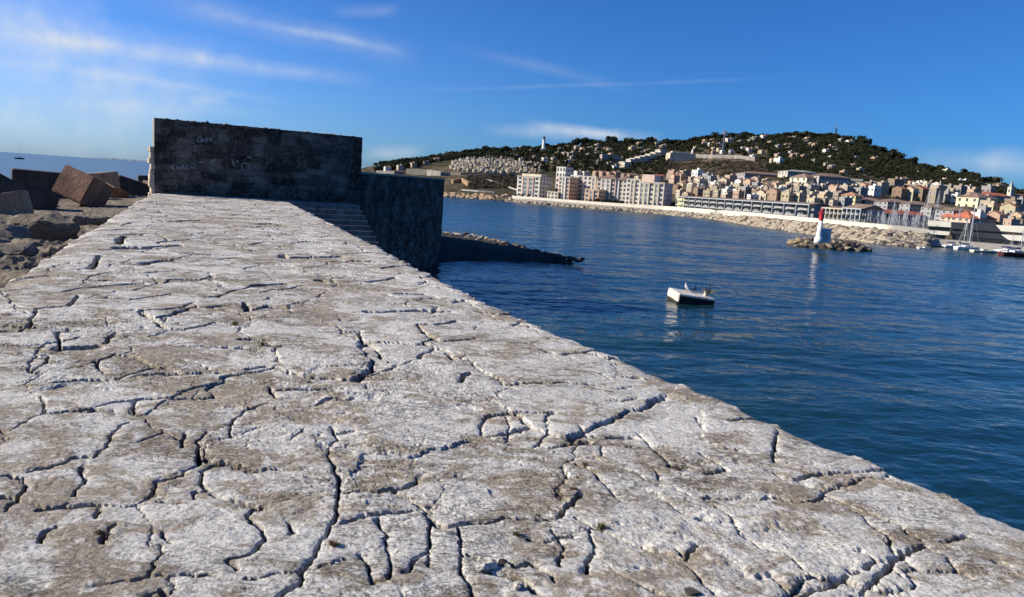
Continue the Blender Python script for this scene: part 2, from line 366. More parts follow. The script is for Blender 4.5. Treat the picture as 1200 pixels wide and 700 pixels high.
cw = np.zeros_like(H); depthmap = np.zeros_like(H)
qx = gX + jx*.045 + fbm(gX*1.5, gY*1.5, 2, 97)*.03; qy = gY + jy*.045
wvar = .75+.9*np.clip(fbm(gX*2.2, gY*2.2, 3, 91)+.35, 0, 1)
def carve(a, b, wd):
    global H
    pad = wd*4+.12
    y0 = min(a[1], b[1])-pad; y1 = max(a[1], b[1])+pad
    i0 = max(0, np.searchsorted(rowsY, y0)-1); i1 = np.searchsorted(rowsY, y1)+1
    if i1-i0 < 2: return
    xm0, xm1 = min(a[0], b[0])-pad, max(a[0], b[0])+pad
    lo = gX[i0:i1, 0].min(); hi = gX[i0:i1, -1].max()
    sub = (slice(i0, i1),)
    X = qx[i0:i1]; Y = qy[i0:i1]
    msk = (X > xm0) & (X < xm1)
    if not msk.any(): return
    X = X[msk]; Y = Y[msk]
    dx, dy = b[0]-a[0], b[1]-a[1]; L2 = dx*dx+dy*dy+1e-9
    t = np.clip(((X-a[0])*dx+(Y-a[1])*dy)/L2, 0, 1)
    d = np.hypot(X-a[0]-t*dx, Y-a[1]-t*dy)
    ww = wd*wvar[i0:i1][msk]
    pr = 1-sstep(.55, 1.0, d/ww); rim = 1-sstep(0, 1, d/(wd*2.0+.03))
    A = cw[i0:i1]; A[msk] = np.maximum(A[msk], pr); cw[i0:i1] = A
    B = depthmap[i0:i1]; B[msk] = np.maximum(B[msk], pr*min(.22, .05+wd*3.2)+rim*.006); depthmap[i0:i1] = B
for (ox, oy, s), lst in CR.items():
    for wd, pl in lst:
        pts = [gp(ox+a/s, oy+b/s, ZP) for a, b in pl]
        for a, b in zip(pts[:-1], pts[1:]):
            dist = (a+b).length/2
            gl = max(1e-6, math.hypot(b.x-a.x, b.y-a.y)); cxs = abs(b.x-a.x)/gl; cys = abs(b.y-a.y)/gl; ym = (a.y+b.y)/2
            hw = wd*(cxs*ym*ym/2800*.50 + cys*ym/1740*(.85 if oy == 450 else .8)); carve((a.x, a.y), (b.x, b.y), min(.13, max(hw, .0030*ym*cxs+.005)))
H *= .66; H -= depthmap + joint*.02
# worn lip and dip towards the outer edges
distR = (1-u)[None, :]*(rx-lx)[:, None]; distL = u[None, :]*(rx-lx)[:, None]
H -= np.exp(-distR/.06)*.05*(1+1.8*fbm(gX*3.5, gY*3.5, 4, 44)) + np.exp(-distL/.22)*.09*(1+fbm(gX*1.5, gY*1.5, 3, 45))
Z = ZP + H
V = np.stack([gX, gY, Z], -1)
# skirts down to the water
def skirt(col, dx):
    base = V[:, col, :].copy(); r = []
    for z, o in ((5.15, .01), (4.4, .04), (2.5, .12), (-1.5, .3)):
        q = base.copy(); q[:, 0] += dx*o; q[:, 2] = z; r.append(q)
    return r
Ls = skirt(0, -1)[::-1]; Rs = skirt(NC-1, 1)
full = np.stack(Ls + [V[:, k, :] for k in range(NC)] + Rs, 1) if False else np.concatenate([np.stack(Ls, 1), V, np.stack(Rs, 1)], 1)
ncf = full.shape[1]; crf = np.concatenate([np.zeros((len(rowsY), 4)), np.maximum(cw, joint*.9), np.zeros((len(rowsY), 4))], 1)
fidx = grid_faces(len(rowsY), ncf)
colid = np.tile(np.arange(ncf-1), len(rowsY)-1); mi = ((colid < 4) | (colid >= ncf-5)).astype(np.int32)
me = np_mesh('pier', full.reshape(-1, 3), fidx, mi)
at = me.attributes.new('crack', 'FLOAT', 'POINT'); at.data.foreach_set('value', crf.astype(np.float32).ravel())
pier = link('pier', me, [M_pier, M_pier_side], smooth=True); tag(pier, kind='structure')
def pier_z(x, y):
    i = np.argmin(np.abs(rowsY-y)); j = int(np.clip(round((x-gX[i, 0])/(gX[i, -1]-gX[i, 0])*(NC-1)), 0, NC-1)); return float(Z[i, j])

# ================================================================ STONE WALLS WITH COURSED RELIEF
def stone_wall_mat(name, a, b_, scale=1.0, top=(.25, .24, .22)):
    mt, t, b = new_mat(name); q = NT(t)
    g = q.n('ShaderNodeNewGeometry'); pos = g.outputs['Position']
    at1 = q.n('ShaderNodeAttribute', attribute_name='stone')
    n1 = q.noise(pos, .8*scale, 6, .6); n2 = q.noise(pos, 6*scale, 7, .7); n3 = q.noise(pos, 30*scale, 4, .7)
    col = q.mix(q.ramp(n1, .38, .62), a, b_)
    col = q.mix(q.math('MULTIPLY', at1.outputs['Fac'], .92), col, tuple(x*.22 for x in b_))
    col = q.mix(q.math('MULTIPLY', q.ramp(n2, .5, .7), .5), col, tuple(x*1.7 for x in a))
    at2 = q.n('ShaderNodeAttribute', attribute_name='capt'); col = q.mix(at2.outputs['Fac'], col, top)
    t.links.new(col, b.inputs['Base Color']); b.inputs['Roughness'].default_value = .95; b.inputs['Specular IOR Level'].default_value = .15
    t.links.new(q.bump(q.math('ADD', n2, q.math('MULTIPLY', n3, .4)), .8, .03), b.inputs['Normal'])
    return mt
M_wall = stone_wall_mat('dark_wall_masonry', (.205, .175, .145), (.07, .06, .05))  # dark masonry tones over the whole wall, a little paler on the cap
M_wall2 = stone_wall_mat('dark_bastion_masonry', (.20, .165, .135), (.065, .056, .047))
M_step = mat('step_stone', (.26, .24, .21), .9, .5, 3, bump=.6)

def relief_wall(name, path, z0, z1, thick, ch, bl, mt, res=.045, amp=.03, topamp=.05, seed=0, parent=None, slope=None):
    """coursed masonry standing on a ground path; outer face relief, rough cap, plain back"""
    P = [Vector((a[0], a[1])) for a in path]; seg = [(P[i+1]-P[i]).length for i in range(len(P)-1)]; Lt = sum(seg)
    n = max(2, int(Lt/res)); s = np.linspace(0, Lt, n)
    cum = np.concatenate([[0], np.cumsum(seg)])
    px = np.interp(s, cum, [p.x for p in P]); py = np.interp(s, cum, [p.y for p in P])
    tx = np.gradient(px, s); ty = np.gradient(py, s); k = 9
    l = np.hypot(tx, ty); nxv = ty/l; nyv = -tx/l           # outward = right of travel
    nz_ = max(2, int((z1-z0)/res)); zz = np.linspace(z0, z1, nz_)
    S, ZZ = np.meshgrid(s, zz)
    wz = ZZ + fbm(S*.6, ZZ*.6, 3, seed+2)*.16; S = S + fbm(S*1.5, ZZ*1.5, 3, seed+3)*.10
    rowi = np.floor((wz-z0)/ch); chz = (wz-z0)/ch-rowi
    sh = (_P[(rowi.astype(int)*17+seed) & 4095]/4096.0)*bl; bw = bl*(.7+.6*_P[(rowi.astype(int)*29+seed+7) & 4095]/4096.0)
    ci = np.floor((S+sh)/bw); cs = (S+sh)/bw-ci
    rnd = _P[(_P[(ci.astype(int)+seed*5) & 4095]+rowi.astype(int)*7) & 4095]/4096.0
    jn = np.minimum(np.minimum(chz, 1-chz)*ch, np.minimum(cs, 1-cs)*bw)
    jj = (1-sstep(.004, .022+.03*rnd, jn))*sstep(-.35, .15, fbm(S*.8, ZZ*.8, 3, seed+33))
    D = (rnd-.5)*amp*2.2 - jj*amp + fbm(S*4, ZZ*4, 4, seed+9, .6)*amp*.6
    nx_ = nxv[None, :]; ny_ = nyv[None, :]
    X = px[None, :]+nx_*D; Y = py[None, :]+ny_*D
    front = np.stack([X, Y, ZZ], -1)
    topz = z1 + fbm(s*3, s*0, 4, seed+12, .6)*topamp*1.4 + (np.abs(fbm(s*9, s*0+4, 3, seed+15)))*topamp
    rows = [front]
    for fr in (.03, .12, .3, .5, .7, .9, 1.0):
        q = np.stack([px-nxv*thick*fr, py-nyv*thick*fr, topz + fbm(s*6, s*0+fr*9, 3, seed+20)*topamp*.5*(1 if fr < 1 else 0)], -1); rows.append(q[None])
    q = np.stack([px-nxv*thick, py-nyv*thick, px*0+z0], -1); rows.append(q[None])
    A = np.concatenate(rows, 0)
    nr = A.shape[0]
    V = A.reshape(-1, 3); Fq = grid_faces(nr, n)
    # end caps: fan strips joining front column to back bottom
    stone = np.zeros((nr, n)); stone[:nz_] = np.maximum(rnd*.9, jj); capv = np.zeros((nr, n)); capv[nz_:nz_+7] = 1
    me = np_mesh(name, V, Fq)
    for nm, arr in (('stone', stone), ('capt', capv)):
        at = me.attributes.new(nm, 'FLOAT', 'POINT'); at.data.foreach_set('value', arr.astype(np.float32).ravel())
    bm = bmesh.new(); bm.from_mesh(me); bm.verts.ensure_lookup_table()
    for c in (0, n-1):
        loop = [bm.verts[r*n+c] for r in range(nr)]
        try: bm.faces.new(loop if c == 0 else loop[::-1])
        except ValueError: pass
    bmesh.ops.recalc_face_normals(bm, faces=bm.faces); bm.to_mesh(me); bm.free()
    return link(name, me, mt, parent)

WL = atd(181.5, 226, 41.2); WR = atd(422, 240, 46.0)
# ground distances chosen so the foot meets the pier surface
WL = gp(181, 226.6, ZP); WR = gp(422, 238.9, ZP)
def ztop(px, py, P): return atd(px, py, math.hypot(P.x, P.y)).z
zt = ztop(181, 138, WL); zt2 = ztop(421, 161, WR); print('wall', WL, WR, zt, zt2)
bw_ = thing('stone_wall', 'tall dark masonry wall with faint white graffiti standing across the end of the pier', 'wall', (WL.x, WL.y, 0))
o = relief_wall('masonry', [(WL.x, WL.y), (WR.x, WR.y)], 3.0, (zt+zt2)/2, 2.6, .36, 1.0, M_wall, seed=3, topamp=.12); o.parent = bw_; o.location = -bw_.location
exw = (Vector((WR.x, WR.y, 0))-Vector((WL.x, WL.y, 0))).normalized(); nw = Vector((exw.y, -exw.x, 0))
# projecting lower quoin at the sea end, sunlight put into its pale colour
M_lit = rock_mat('sunlit_rubble', (.55, .47, .36), (.45, .36, .25), (.25, .2, .15))
mb = MB(); rr = random.Random(4)
zq = ZP-.6
while zq < 7.55:
    hh = rr.uniform(.22, .42); o1 = rr.uniform(-.06, .06)
    for k in range(3):
        y0 = .02+k*.8
        mb.box(-.17-o1-rr.uniform(0, .05), .03, y0, y0+.76, zq, zq+hh-.012)
    zq += hh
qo = mb.build('quoin', M_lit, bw_); qo.rotation_euler = (0, 0, math.atan2(exw.y, exw.x))
bev = qo.modifiers.new('b', 'BEVEL'); bev.width = .03; bev.segments = 2
# graffiti strokes, faint white paint
M_chalk = mat('faded_white_paint', (.34, .34, .35), .9, .6, 14)
def stroke_on_wall(pls, name, width=.035, label=None):
    mb = MB()
    for pl in pls:
        pts = []
        for (x, y) in pl:
            r = ray(x, y); t = (Vector((WL.x, WL.y, 0)) + nw*.065 - EYE).dot(nw)/r.dot(nw); pts.append(EYE+r*t-bw_.location)
        for a, b in zip(pts[:-1], pts[1:]):
            d = (b-a).normalized(); side = nw.cross(d)*width
            n3 = nw*.004
            mb.add([a-side, b-side, b+side, a+side, a-side+n3, b-side+n3, b+side+n3, a+side+n3], [(0, 1, 2, 3), (4, 5, 6, 7), (0, 1, 5, 4), (2, 3, 7, 6)])
    return mb.build(name, M_chalk, bw_)
def Z6(pts): return [(175+a/6.36, 130+b/6.36) for a, b in pts]
stroke_on_wall([Z6(p) for p in ([(385, 195), (362, 200), (358, 225), (372, 235)], [(395, 205), (382, 220), (392, 235), (405, 220), (398, 205)], [(415, 215), (418, 232)], [(428, 200), (428, 232)], [(420, 205), (440, 203)], [(450, 203), (452, 228)], [(462, 205), (462, 225)])], 'graffiti')
stroke_on_wall([Z6(p) for p in ([(160, 400), (172, 440)], [(185, 395), (170, 420), (192, 445)], [(200, 405), (208, 440), (218, 415), (226, 440), (236, 405)], [(240, 440), (250, 400), (262, 440)], [(243, 425), (260, 425)], [(272, 440), (272, 402), (288, 410), (274, 422), (292, 442)], [(300, 420), (312, 408), (318, 436)], [(340, 410), (325, 420), (342, 432)])], 'graffiti', .028)
stroke_on_wall([Z6(p) for p in ([(455, 385), (480, 378), (500, 362)], [(465, 372), (498, 360)], [(365, 385), (395, 382)], [(728, 345), (765, 348)])], 'graffiti', .04)
stroke_on_wall([Z6(p) for p in ([(620, 360), (622, 400), (640, 412)], [(648, 375), (660, 370), (658, 390)], [(690, 400), (712, 385), (740, 400), (742, 435), (715, 450), (690, 430), (690, 400)])], 'graffiti', .03)

# lower bastion running away to the right
zb = 7.18
bp = [atd(424, 215, math.hypot(WR.x, WR.y)+.6)]
for px, d in ((440, 48), (458, 51), (475, 54), (490, 57), (503, 60), (512, 63), (518, 66), (520, 69), (519.5, 73), (517, 78)):
    bp.append(atd(px, 220, d))
bp = [(p.x, p.y) for p in bp]; bp.insert(0, (WR.x-.6, WR.y-.02))
# smooth
def smooth_path(P, k=2):
    for _ in range(k):
        Q = [P[0]]
        for a, b in zip(P[:-1], P[1:]):
            Q += [(a[0]*.75+b[0]*.25, a[1]*.75+b[1]*.25), (a[0]*.25+b[0]*.75, a[1]*.25+b[1]*.75)]
        P = Q+[P[-1]]
    return P
bpS = smooth_path(bp)
bast = thing('bastion', 'lower curved dark masonry bastion with pale coping joined to the right of the wall', 'bastion', (bp[3][0], bp[3][1], 0))
o = relief_wall('masonry', bpS, -1, zb, 3.5, .34, .6, M_wall2, res=.07, amp=.05, topamp=.02, seed=8, parent=bast); o.location = -bast.location
M_cop = mat('coping_stone', (.34, .32, .28), .9, .3, 2, bump=.5)
cx = []; mb = MB()
for i in range(len(bpS)-1):
    a = Vector((*bpS[i], 0)); b = Vector((*bpS[i+1], 0)); d = (b-a)
    if d.length < .01: continue
    n_ = Vector((d.y, -d.x, 0)).normalized()
    a1, b1, a2, b2 = a+n_*.09, b+n_*.09, a-n_*.9, b-n_*.9; v = []
    for z in (zb-.02, zb+.10):
        for p in (a1, b1, b2, a2): v.append((p.x-bast.location.x, p.y-bast.location.y, z))
    mb.add(v, [(0, 3, 2, 1), (4, 5, 6, 7), (0, 1, 5, 4), (2, 3, 7, 6)])
mb.build('coping', M_cop, bast)
# fill the top of the bastion (paved deck)
mb = MB(); c = [(p[0]-bast.location.x-.3, p[1]-bast.location.y, zb-.06) for p in bpS[4:]]
mb.add(c+[(c[-1][0]-14, c[-1][1]+3, zb-.06), (WL.x-bast.location.x+4, WL.y-bast.location.y+16, zb-.06), (WR.x-2-bast.location.x, WR.y+2-bast.location.y, zb-.06)], [tuple(range(len(c)+3))])
mb.build('deck', M_cop, bast)

# stairs at the foot of the wall, going down to the quay
SR = gp(419.5, 241.0, ZP); SL0 = gp(330, 236.6, ZP)
st = thing('stone_stairs', 'shaded stone steps beside the pier edge at the foot of the dark wall', 'stairs', (SR.x, SR.y, ZP))
ang = math.atan2(exw.y, exw.x); st.rotation_euler = (0, 0, ang)
for k in range(13):
    mb = MB(); z = -.002-.25*k; tr_ = .36
    mb.box(-8.5, .05*k, -tr_*(k+1), .9 if k == 0 else -tr_*k, z-.25 if k < 12 else -4.5, z)
    mb.box(-8.5, .05*k+.03, -tr_*(k+1)-.03, -tr_*(k+1)+.05, z-.06, z+.004)
    ob = mb.build('step', M_step, st)
# landing fills up to the wall
mb = MB(); mb.box(-8.5, .25, .9, 5.2, -3, -.012); mb.box(-8.5, .3, -4.7, 2.6, -6.5, -3.05); mb.build('landing', M_step, st)

# lower quay + dark rock tongue
M_quay = rock_mat('quay_concrete', (.085, .085, .085), (.055, .053, .05), (.03, .03, .03))
M_dkrock = rock_mat('shaded_spit_rock', (.06, .055, .05), (.04, .035, .03), (.02, .02, .02))  # near-black spit rock, the bastion's shade put into its colour
# tongue outline (front waterline from pixels, back line)
front = [gp(x, y, 0) for x, y in ((440, 318), (500, 312), (540, 309), (580, 308), (620, 308), (650, 307), (690, 303.5))]
back = [gp(x, y, .9) for x, y in ((440, 272), (500, 274), (540, 276), (580, 281), (620, 289), (650, 296), (690, 302.5))]
nu, nv = 160, 60
uu = np.linspace(0, 1, nu); fx = np.interp(uu, np.linspace(0, 1, 7), [p.x for p in front]); fy = np.interp(uu, np.linspace(0, 1, 7), [p.y for p in front])
bx_ = np.interp(uu, np.linspace(0, 1, 7), [p.x for p in back]); by_ = np.interp(uu, np.linspace(0, 1, 7), [p.y for p in back])
vv = np.linspace(-.12, 1.12, nv)[:, None]
X = fx[None]*(1-vv)+bx_[None]*vv; Y = fy[None]*(1-vv)+by_[None]*vv
prof = sstep(-.12, .28, vv)*(1-sstep(.93, 1.12, vv)*1.0)
Zt = -.8+(2.0*(1-uu[None]*.62)+.25)*prof*(1-sstep(.82, 1.0, uu[None])*.55) + fbm(X*.8, Y*.8, 4, 200)*.22 + np.abs(fbm(X*2, Y*2, 3, 210))*.2
me = np_mesh('rock_tongue', np.stack([X+0*vv, Y, Zt], -1).reshape(-1, 3), grid_faces(nv, nu))
tongue = link('quay_apron', me, M_dkrock, smooth=True); tag(tongue, kind='structure')
# ================================================================ WATER
mt, t, b = new_mat('sea_water'); q = NT(t)
g = q.n('ShaderNodeNewGeometry'); pos = g.outputs['Position']
dist = q.n('ShaderNodeVectorMath', {0: pos}, operation='LENGTH').outputs['Value']
mp = q.n('ShaderNodeMapping', {'Rotation': (0, 0, math.radians(-12)), 'Scale': (.55, 1.25, 1)}); t.links.new(pos, mp.inputs[0]); v = mp.outputs[0]
wn1 = q.noise(v, .35, 3, .5, .6); wn2 = q.noise(v, 1.5, 4, .55, .8); wn3 = q.noise(v, 6.5, 3, .5, .3); big = q.noise(v, .02, 4, .6, 1.0)
farw = q.noise(v, .07, 4, .6, .4)
h = q.math('ADD', q.math('MULTIPLY', wn1, 1.1), q.math('MULTIPLY', wn2, .40))
h = q.math('ADD', h, q.math('MULTIPLY', wn3, .07)); h = q.math('ADD', h, q.math('MULTIPLY', farw, 2.2))
amp_ = q.math('ADD', .45, q.math('MULTIPLY', q.ramp(big, .38, .62), .75))
sxa = q.n('ShaderNodeSeparateXYZ', {0: pos}); calm = q.math('SUBTRACT', 1.0, q.math('MULTIPLY', q.ramp(sxa.outputs['X'], 0., -60.), .95))
t.links.new(q.bump(q.math('MULTIPLY', q.math('MULTIPLY', h, amp_), calm), 1.0, .16), b.inputs['Normal'])
col = q.mix(q.ramp(big, .35, .65), (.005, .028, .037), (.007, .036, .044)); t.links.new(col, b.inputs['Base Color'])
rg = q.n('ShaderNodeMapRange', {1: 25., 2: 300., 3: .06, 4: .30}); t.links.new(dist, rg.inputs[0])
sx_ = q.n('ShaderNodeSeparateXYZ', {0: pos}); lf = q.ramp(sx_.outputs['X'], 0., -60.)          # the open sea lies calmer than the harbour
rl = q.n('ShaderNodeMix', {0: lf}, data_type='FLOAT'); t.links.new(rg.outputs[0], rl.inputs[2]); rl.inputs[3].default_value = .24
t.links.new(rl.outputs[0], b.inputs['Roughness'])
b.inputs['IOR'].default_value = 1.33; b.inputs['Specular IOR Level'].default_value = .42
M_sea = mt
R_ = [0, 8, 20, 45, 90, 180, 400, 900, 2500, 8000, 25000, 70000]; na = 96
vs = []; fs = []
for r in R_[1:]:
    for k in range(na): vs.append((r*math.cos(2*math.pi*k/na), r*math.sin(2*math.pi*k/na), 0))
vs.append((0, 0, 0))
for i in range(len(R_)-2):
    for k in range(na): fs.append((i*na+k, (i+1)*na+k, (i+1)*na+(k+1) % na, i*na+(k+1) % na))
for k in range(na): fs.append((len(vs)-1, k, (k+1) % na))
vs = [(a, b_, -.22) for a, b_, c_ in vs]
me = bpy.data.meshes.new('sea'); me.from_pydata(vs, [], fs); sea = link('sea', me, M_sea); tag(sea, kind='structure')
# harbour water with real wavelets
rr_w = [6.0]
while rr_w[-1] < 300: rr_w.append(rr_w[-1]*1.0030)
rr_w = np.array(rr_w); aw = np.radians(np.linspace(-24, 52, 860))
RW, AW = np.meshgrid(rr_w, aw, indexing='ij'); X = RW*np.sin(AW); Y = RW*np.cos(AW)
gust = .55+.9*np.clip(fbm(X*.018, Y*.03, 3, 800)+.45, 0, 1)
cw_, sw_ = math.cos(-.25), math.sin(-.25); Xr = X*cw_-Y*sw_; Yr = X*sw_+Y*cw_
sm = 1-sstep(110, 200, RW); Wz = fbm(Xr*.10, Yr*.19, 2, 810)*.11 + fbm(Xr*.36, Yr*.62, 2, 820)*.070*gust*(1-sstep(200, 290, RW)) + fbm(Xr*1.1, Yr*1.8, 3, 830, .55)*.036*gust*sm + pn(Xr*3.3, Yr*5.0, 840)*.005*(1-sstep(40, 80, RW))
Wz *= sstep(6, 9, RW)*(1-sstep(270, 300, RW))
me = np_mesh('harbour_water', np.stack([X, Y, Wz], -1).reshape(-1, 3), grid_faces(len(rr_w), len(aw))[:, ::-1]); hwv = link('harbour_water', me, M_sea, smooth=True); tag(hwv, kind='structure')

# ================================================================ ROCKS
def hull_rock(seed, n=22, flat=.75, detail=0):
    r = random.Random(seed); bm = bmesh.new()
    for _ in range(n):
        v = Vector((r.gauss(0, 1), r.gauss(0, 1), r.gauss(0, 1))).normalized()*r.uniform(.8, 1.05); v.z *= flat
        bm.verts.new(v)
    res = bmesh.ops.convex_hull(bm, input=bm.verts)
    bmesh.ops.delete(bm, geom=[e for e in res['geom_interior'] if isinstance(e, bmesh.types.BMVert)], context='VERTS')
    if detail:
        bmesh.ops.bevel(bm, geom=list(bm.edges), offset=.07, segments=2, affect='EDGES', profile=.6)
        bmesh.ops.triangulate(bm, faces=bm.faces)
        for _ in range(detail): bmesh.ops.subdivide_edges(bm, edges=[e for e in bm.edges if e.calc_length() > .14], cuts=1)
        bmesh.ops.triangulate(bm, faces=bm.faces)
        P = np.array([v.co for v in bm.verts]); s = seed*3 % 500
        d = fbm(P[:, 0]*2+P[:, 2]*1.3, P[:, 1]*2-P[:, 2], 5, s, .6)*.30+fbm(P[:, 0]*9+P[:, 2]*5, P[:, 1]*9-P[:, 2]*4, 3, s+8, .6)*.04
        for v, e in zip(bm.verts, d): v.co *= 1+e
    bmesh.ops.recalc_face_normals(bm, faces=bm.faces)
    me = bpy.data.meshes.new('rock'); bm.to_mesh(me); bm.free(); return me
M_rip = rock_mat('breakwater_rock', (.40, .345, .265), (.27, .215, .15), (.15, .125, .095), fine=.6)
M_rip_dark = rock_mat('dark_broken_rock', (.10, .09, .08), (.07, .055, .045), (.04, .035, .03), fine=.4)
M_warm = rock_mat('warm_shore_rock', (.26, .22, .165), (.16, .13, .095), (.07, .058, .048), fine=1.0)
rockP = [hull_rock(100+i) for i in range(7)]
rockD = [hull_rock(200+i, 16, .7, 1) for i in range(5)]
for mm in rockP+rockD: mm.materials.append(M_rip)
def arr(me):
    V = np.empty(len(me.vertices)*3); me.vertices.foreach_get('co', V); V = V.reshape(-1, 3)
    me.calc_loop_triangles(); T = np.empty(len(me.loop_triangles)*3, np.int32); me.loop_triangles.foreach_get('vertices', T); return V, T.reshape(-1, 3)
def scatter_mesh(name, protos, pl, mats, mi_f=None, **k):
    """pl: (x,y,z,sx,sy,sz,rz,tilt)"""
    A = [arr(p) for p in protos]; VV = []; FF = []; MM = []; base = 0; rg_ = random.Random(5)
    for i, (x, y, z, sx, sy, sz, rz, tl) in enumerate(pl):
        V, T = A[rg_.randrange(len(A))]
        R = np.array(Euler((tl, tl*.7, rz)).to_matrix())
        P = (V*np.array([sx, sy, sz]))@R.T+np.array([x, y, z]); VV.append(P); FF.append(T+base); base += len(P)
        MM.append(np.full(len(T), mi_f(i) if mi_f else 0))
    me = np_mesh(name, np.concatenate(VV), np.concatenate(FF), np.concatenate(MM))
    return link(name, me, mats, **k)

# rocks along the back of the dark tongue
rr = random.Random(21)
TL = [(528, 273), (534, 272), (540, 273.5), (546, 273), (551, 275), (557, 274.5), (563, 276.5), (568, 277), (573, 279), (579, 279.5), (586, 281), (592, 283), (598, 284.5), (606, 286.5), (613, 288), (621, 290.5), (629, 292), (637, 294.5), (645, 296), (653, 298), (661, 299.5), (670, 301), (679, 302.5), (524, 272), (531, 275), (549, 277), (560, 279)]
for i, (x, y) in enumerate(TL):
    P = gp(x, y+2.5, .9 if x < 600 else .45)
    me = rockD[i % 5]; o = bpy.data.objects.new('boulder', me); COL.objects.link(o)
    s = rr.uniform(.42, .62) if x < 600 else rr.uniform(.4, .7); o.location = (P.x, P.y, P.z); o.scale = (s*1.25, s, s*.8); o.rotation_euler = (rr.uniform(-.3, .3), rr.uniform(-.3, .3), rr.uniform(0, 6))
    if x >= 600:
        o.data = me.copy(); o.data.materials.clear(); o.data.materials.append(M_rip_dark)  # outer boulders swapped to dark rock, bastion's shade put into their colour
order = sorted(range(len(TL)), key=lambda i: TL[i][0])
objs = [o for o in COL.objects if o.name.startswith('boulder')]
for rank, i in enumerate(order):
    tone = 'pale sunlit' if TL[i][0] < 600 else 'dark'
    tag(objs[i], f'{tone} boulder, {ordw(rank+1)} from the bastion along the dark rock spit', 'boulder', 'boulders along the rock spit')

# ================================================================ LEFT SHORE
ny, nx = 520, 360
yy = 4.0*np.power(46/4.0, np.linspace(0, 1, ny)); gxl = np.interp(yy, LY, LX)
tt = np.linspace(-.02, 1, nx)**1.3 if False else np.linspace(0, 1, nx)**1.4
X = (gxl+.30)[:, None]-tt[None, :]*(14+0*yy)[:, None]; Y = np.repeat(yy[:, None], nx, 1)
dL = tt[None, :]*14+0*X
wxx = fbm(X*.5, Y*.5, 3, 300)
base = 4.98 - .12*sstep(0, 3, dL) - 5.5*sstep(9.0, 14, dL)
rough = .36*(1-sstep(23, 26, Y))+.10
Hh = fbm(X*.45+wxx, Y*.45, 6, 310, .55)*.75*rough + (1-np.abs(fbm(X*.9, Y*1.2+wxx, 5, 320, .55))*2-.5)*.25*rough + fbm(X*6, Y*6, 4, 330, .6)*.05
f1, f2, cd = voro(X*.7+wxx*.6, Y*.7, 15); Hh += rough*((_P[cd]/4096.-.5)*.3 - (1-sstep(0, .12, f2-f1))*.16)
Hh -= .22*np.exp(-((dL-.25)/.22)**2)
me = np_mesh('shore', np.stack([X, Y, base+Hh], -1).reshape(-1, 3), grid_faces(ny, nx)[:, ::-1])
shore = link('rocky_shore', me, M_warm, smooth=True); tag(shore, kind='structure')
def boulder(px, py, z, sc, seed, label, rot=0):
    me = hull_rock(seed, 13, .75, 3); P = gp(px, py, z)
    o = link('boulder', me, M_warm, smooth=False); o.location = P; o.scale = sc; o.rotation_euler = (0, 0, rot); tag(o, label, 'boulder', 'boulders beside the pier'); return o
boulder(50, 273, 5.05, (1.1, .8, .95), 11, 'largest craggy brown boulder beside the pier, sunlit on its left flank', .1)
boulder(106, 262, 5.05, (.72, .6, .55), 12, 'smaller craggy boulder touching the pier edge just beyond the largest boulder', .5)
boulder(10, 303, 4.9, (1.0, .7, .55), 13, 'low tan boulder at the left frame edge, nearest of those beside the pier', 1.)
boulder(-30, 290, 4.8, (1.6, 1.2, .9), 14, 'brown boulder just past the left frame edge beside the pier', .4)

# concrete blocks of the sea defence
def block_mat(name, c, c2):
    mt, t, b = new_mat(name); q = NT(t); g = q.n('ShaderNodeTexCoord'); v = g.outputs['Object']
    n1 = q.noise(v, 1.2, 6, .6); n2 = q.noise(v, 9, 6, .7); mpp = q.n('ShaderNodeMapping', {'Scale': (7, .5, .5)}); t.links.new(v, mpp.inputs[0]); n3 = q.noise(mpp.outputs[0], 1.5, 4, .6)
    col = q.mix(q.ramp(n1, .35, .65), c, c2); col = q.mix(q.math('MULTIPLY', q.ramp(n3, .45, .65), .35), col, tuple(x*.6 for x in c2)); col = q.mix(q.math('MULTIPLY', q.ramp(n2, .52, .7), .5), col, tuple(x*.5 for x in c))
    t.links.new(col, b.inputs['Base Color']); b.inputs['Roughness'].default_value = .93; b.inputs['Specular IOR Level'].default_value = .2
    t.links.new(q.bump(n2, .7, .05), b.inputs['Normal']); return mt
M_br = block_mat('rust_brown_concrete', (.25, .145, .10), (.15, .09, .065)); M_gr = block_mat('grey_brown_concrete', (.095, .078, .066), (.055, .046, .042)); M_tn = block_mat('tan_concrete', (.36, .27, .19), (.26, .19, .13))
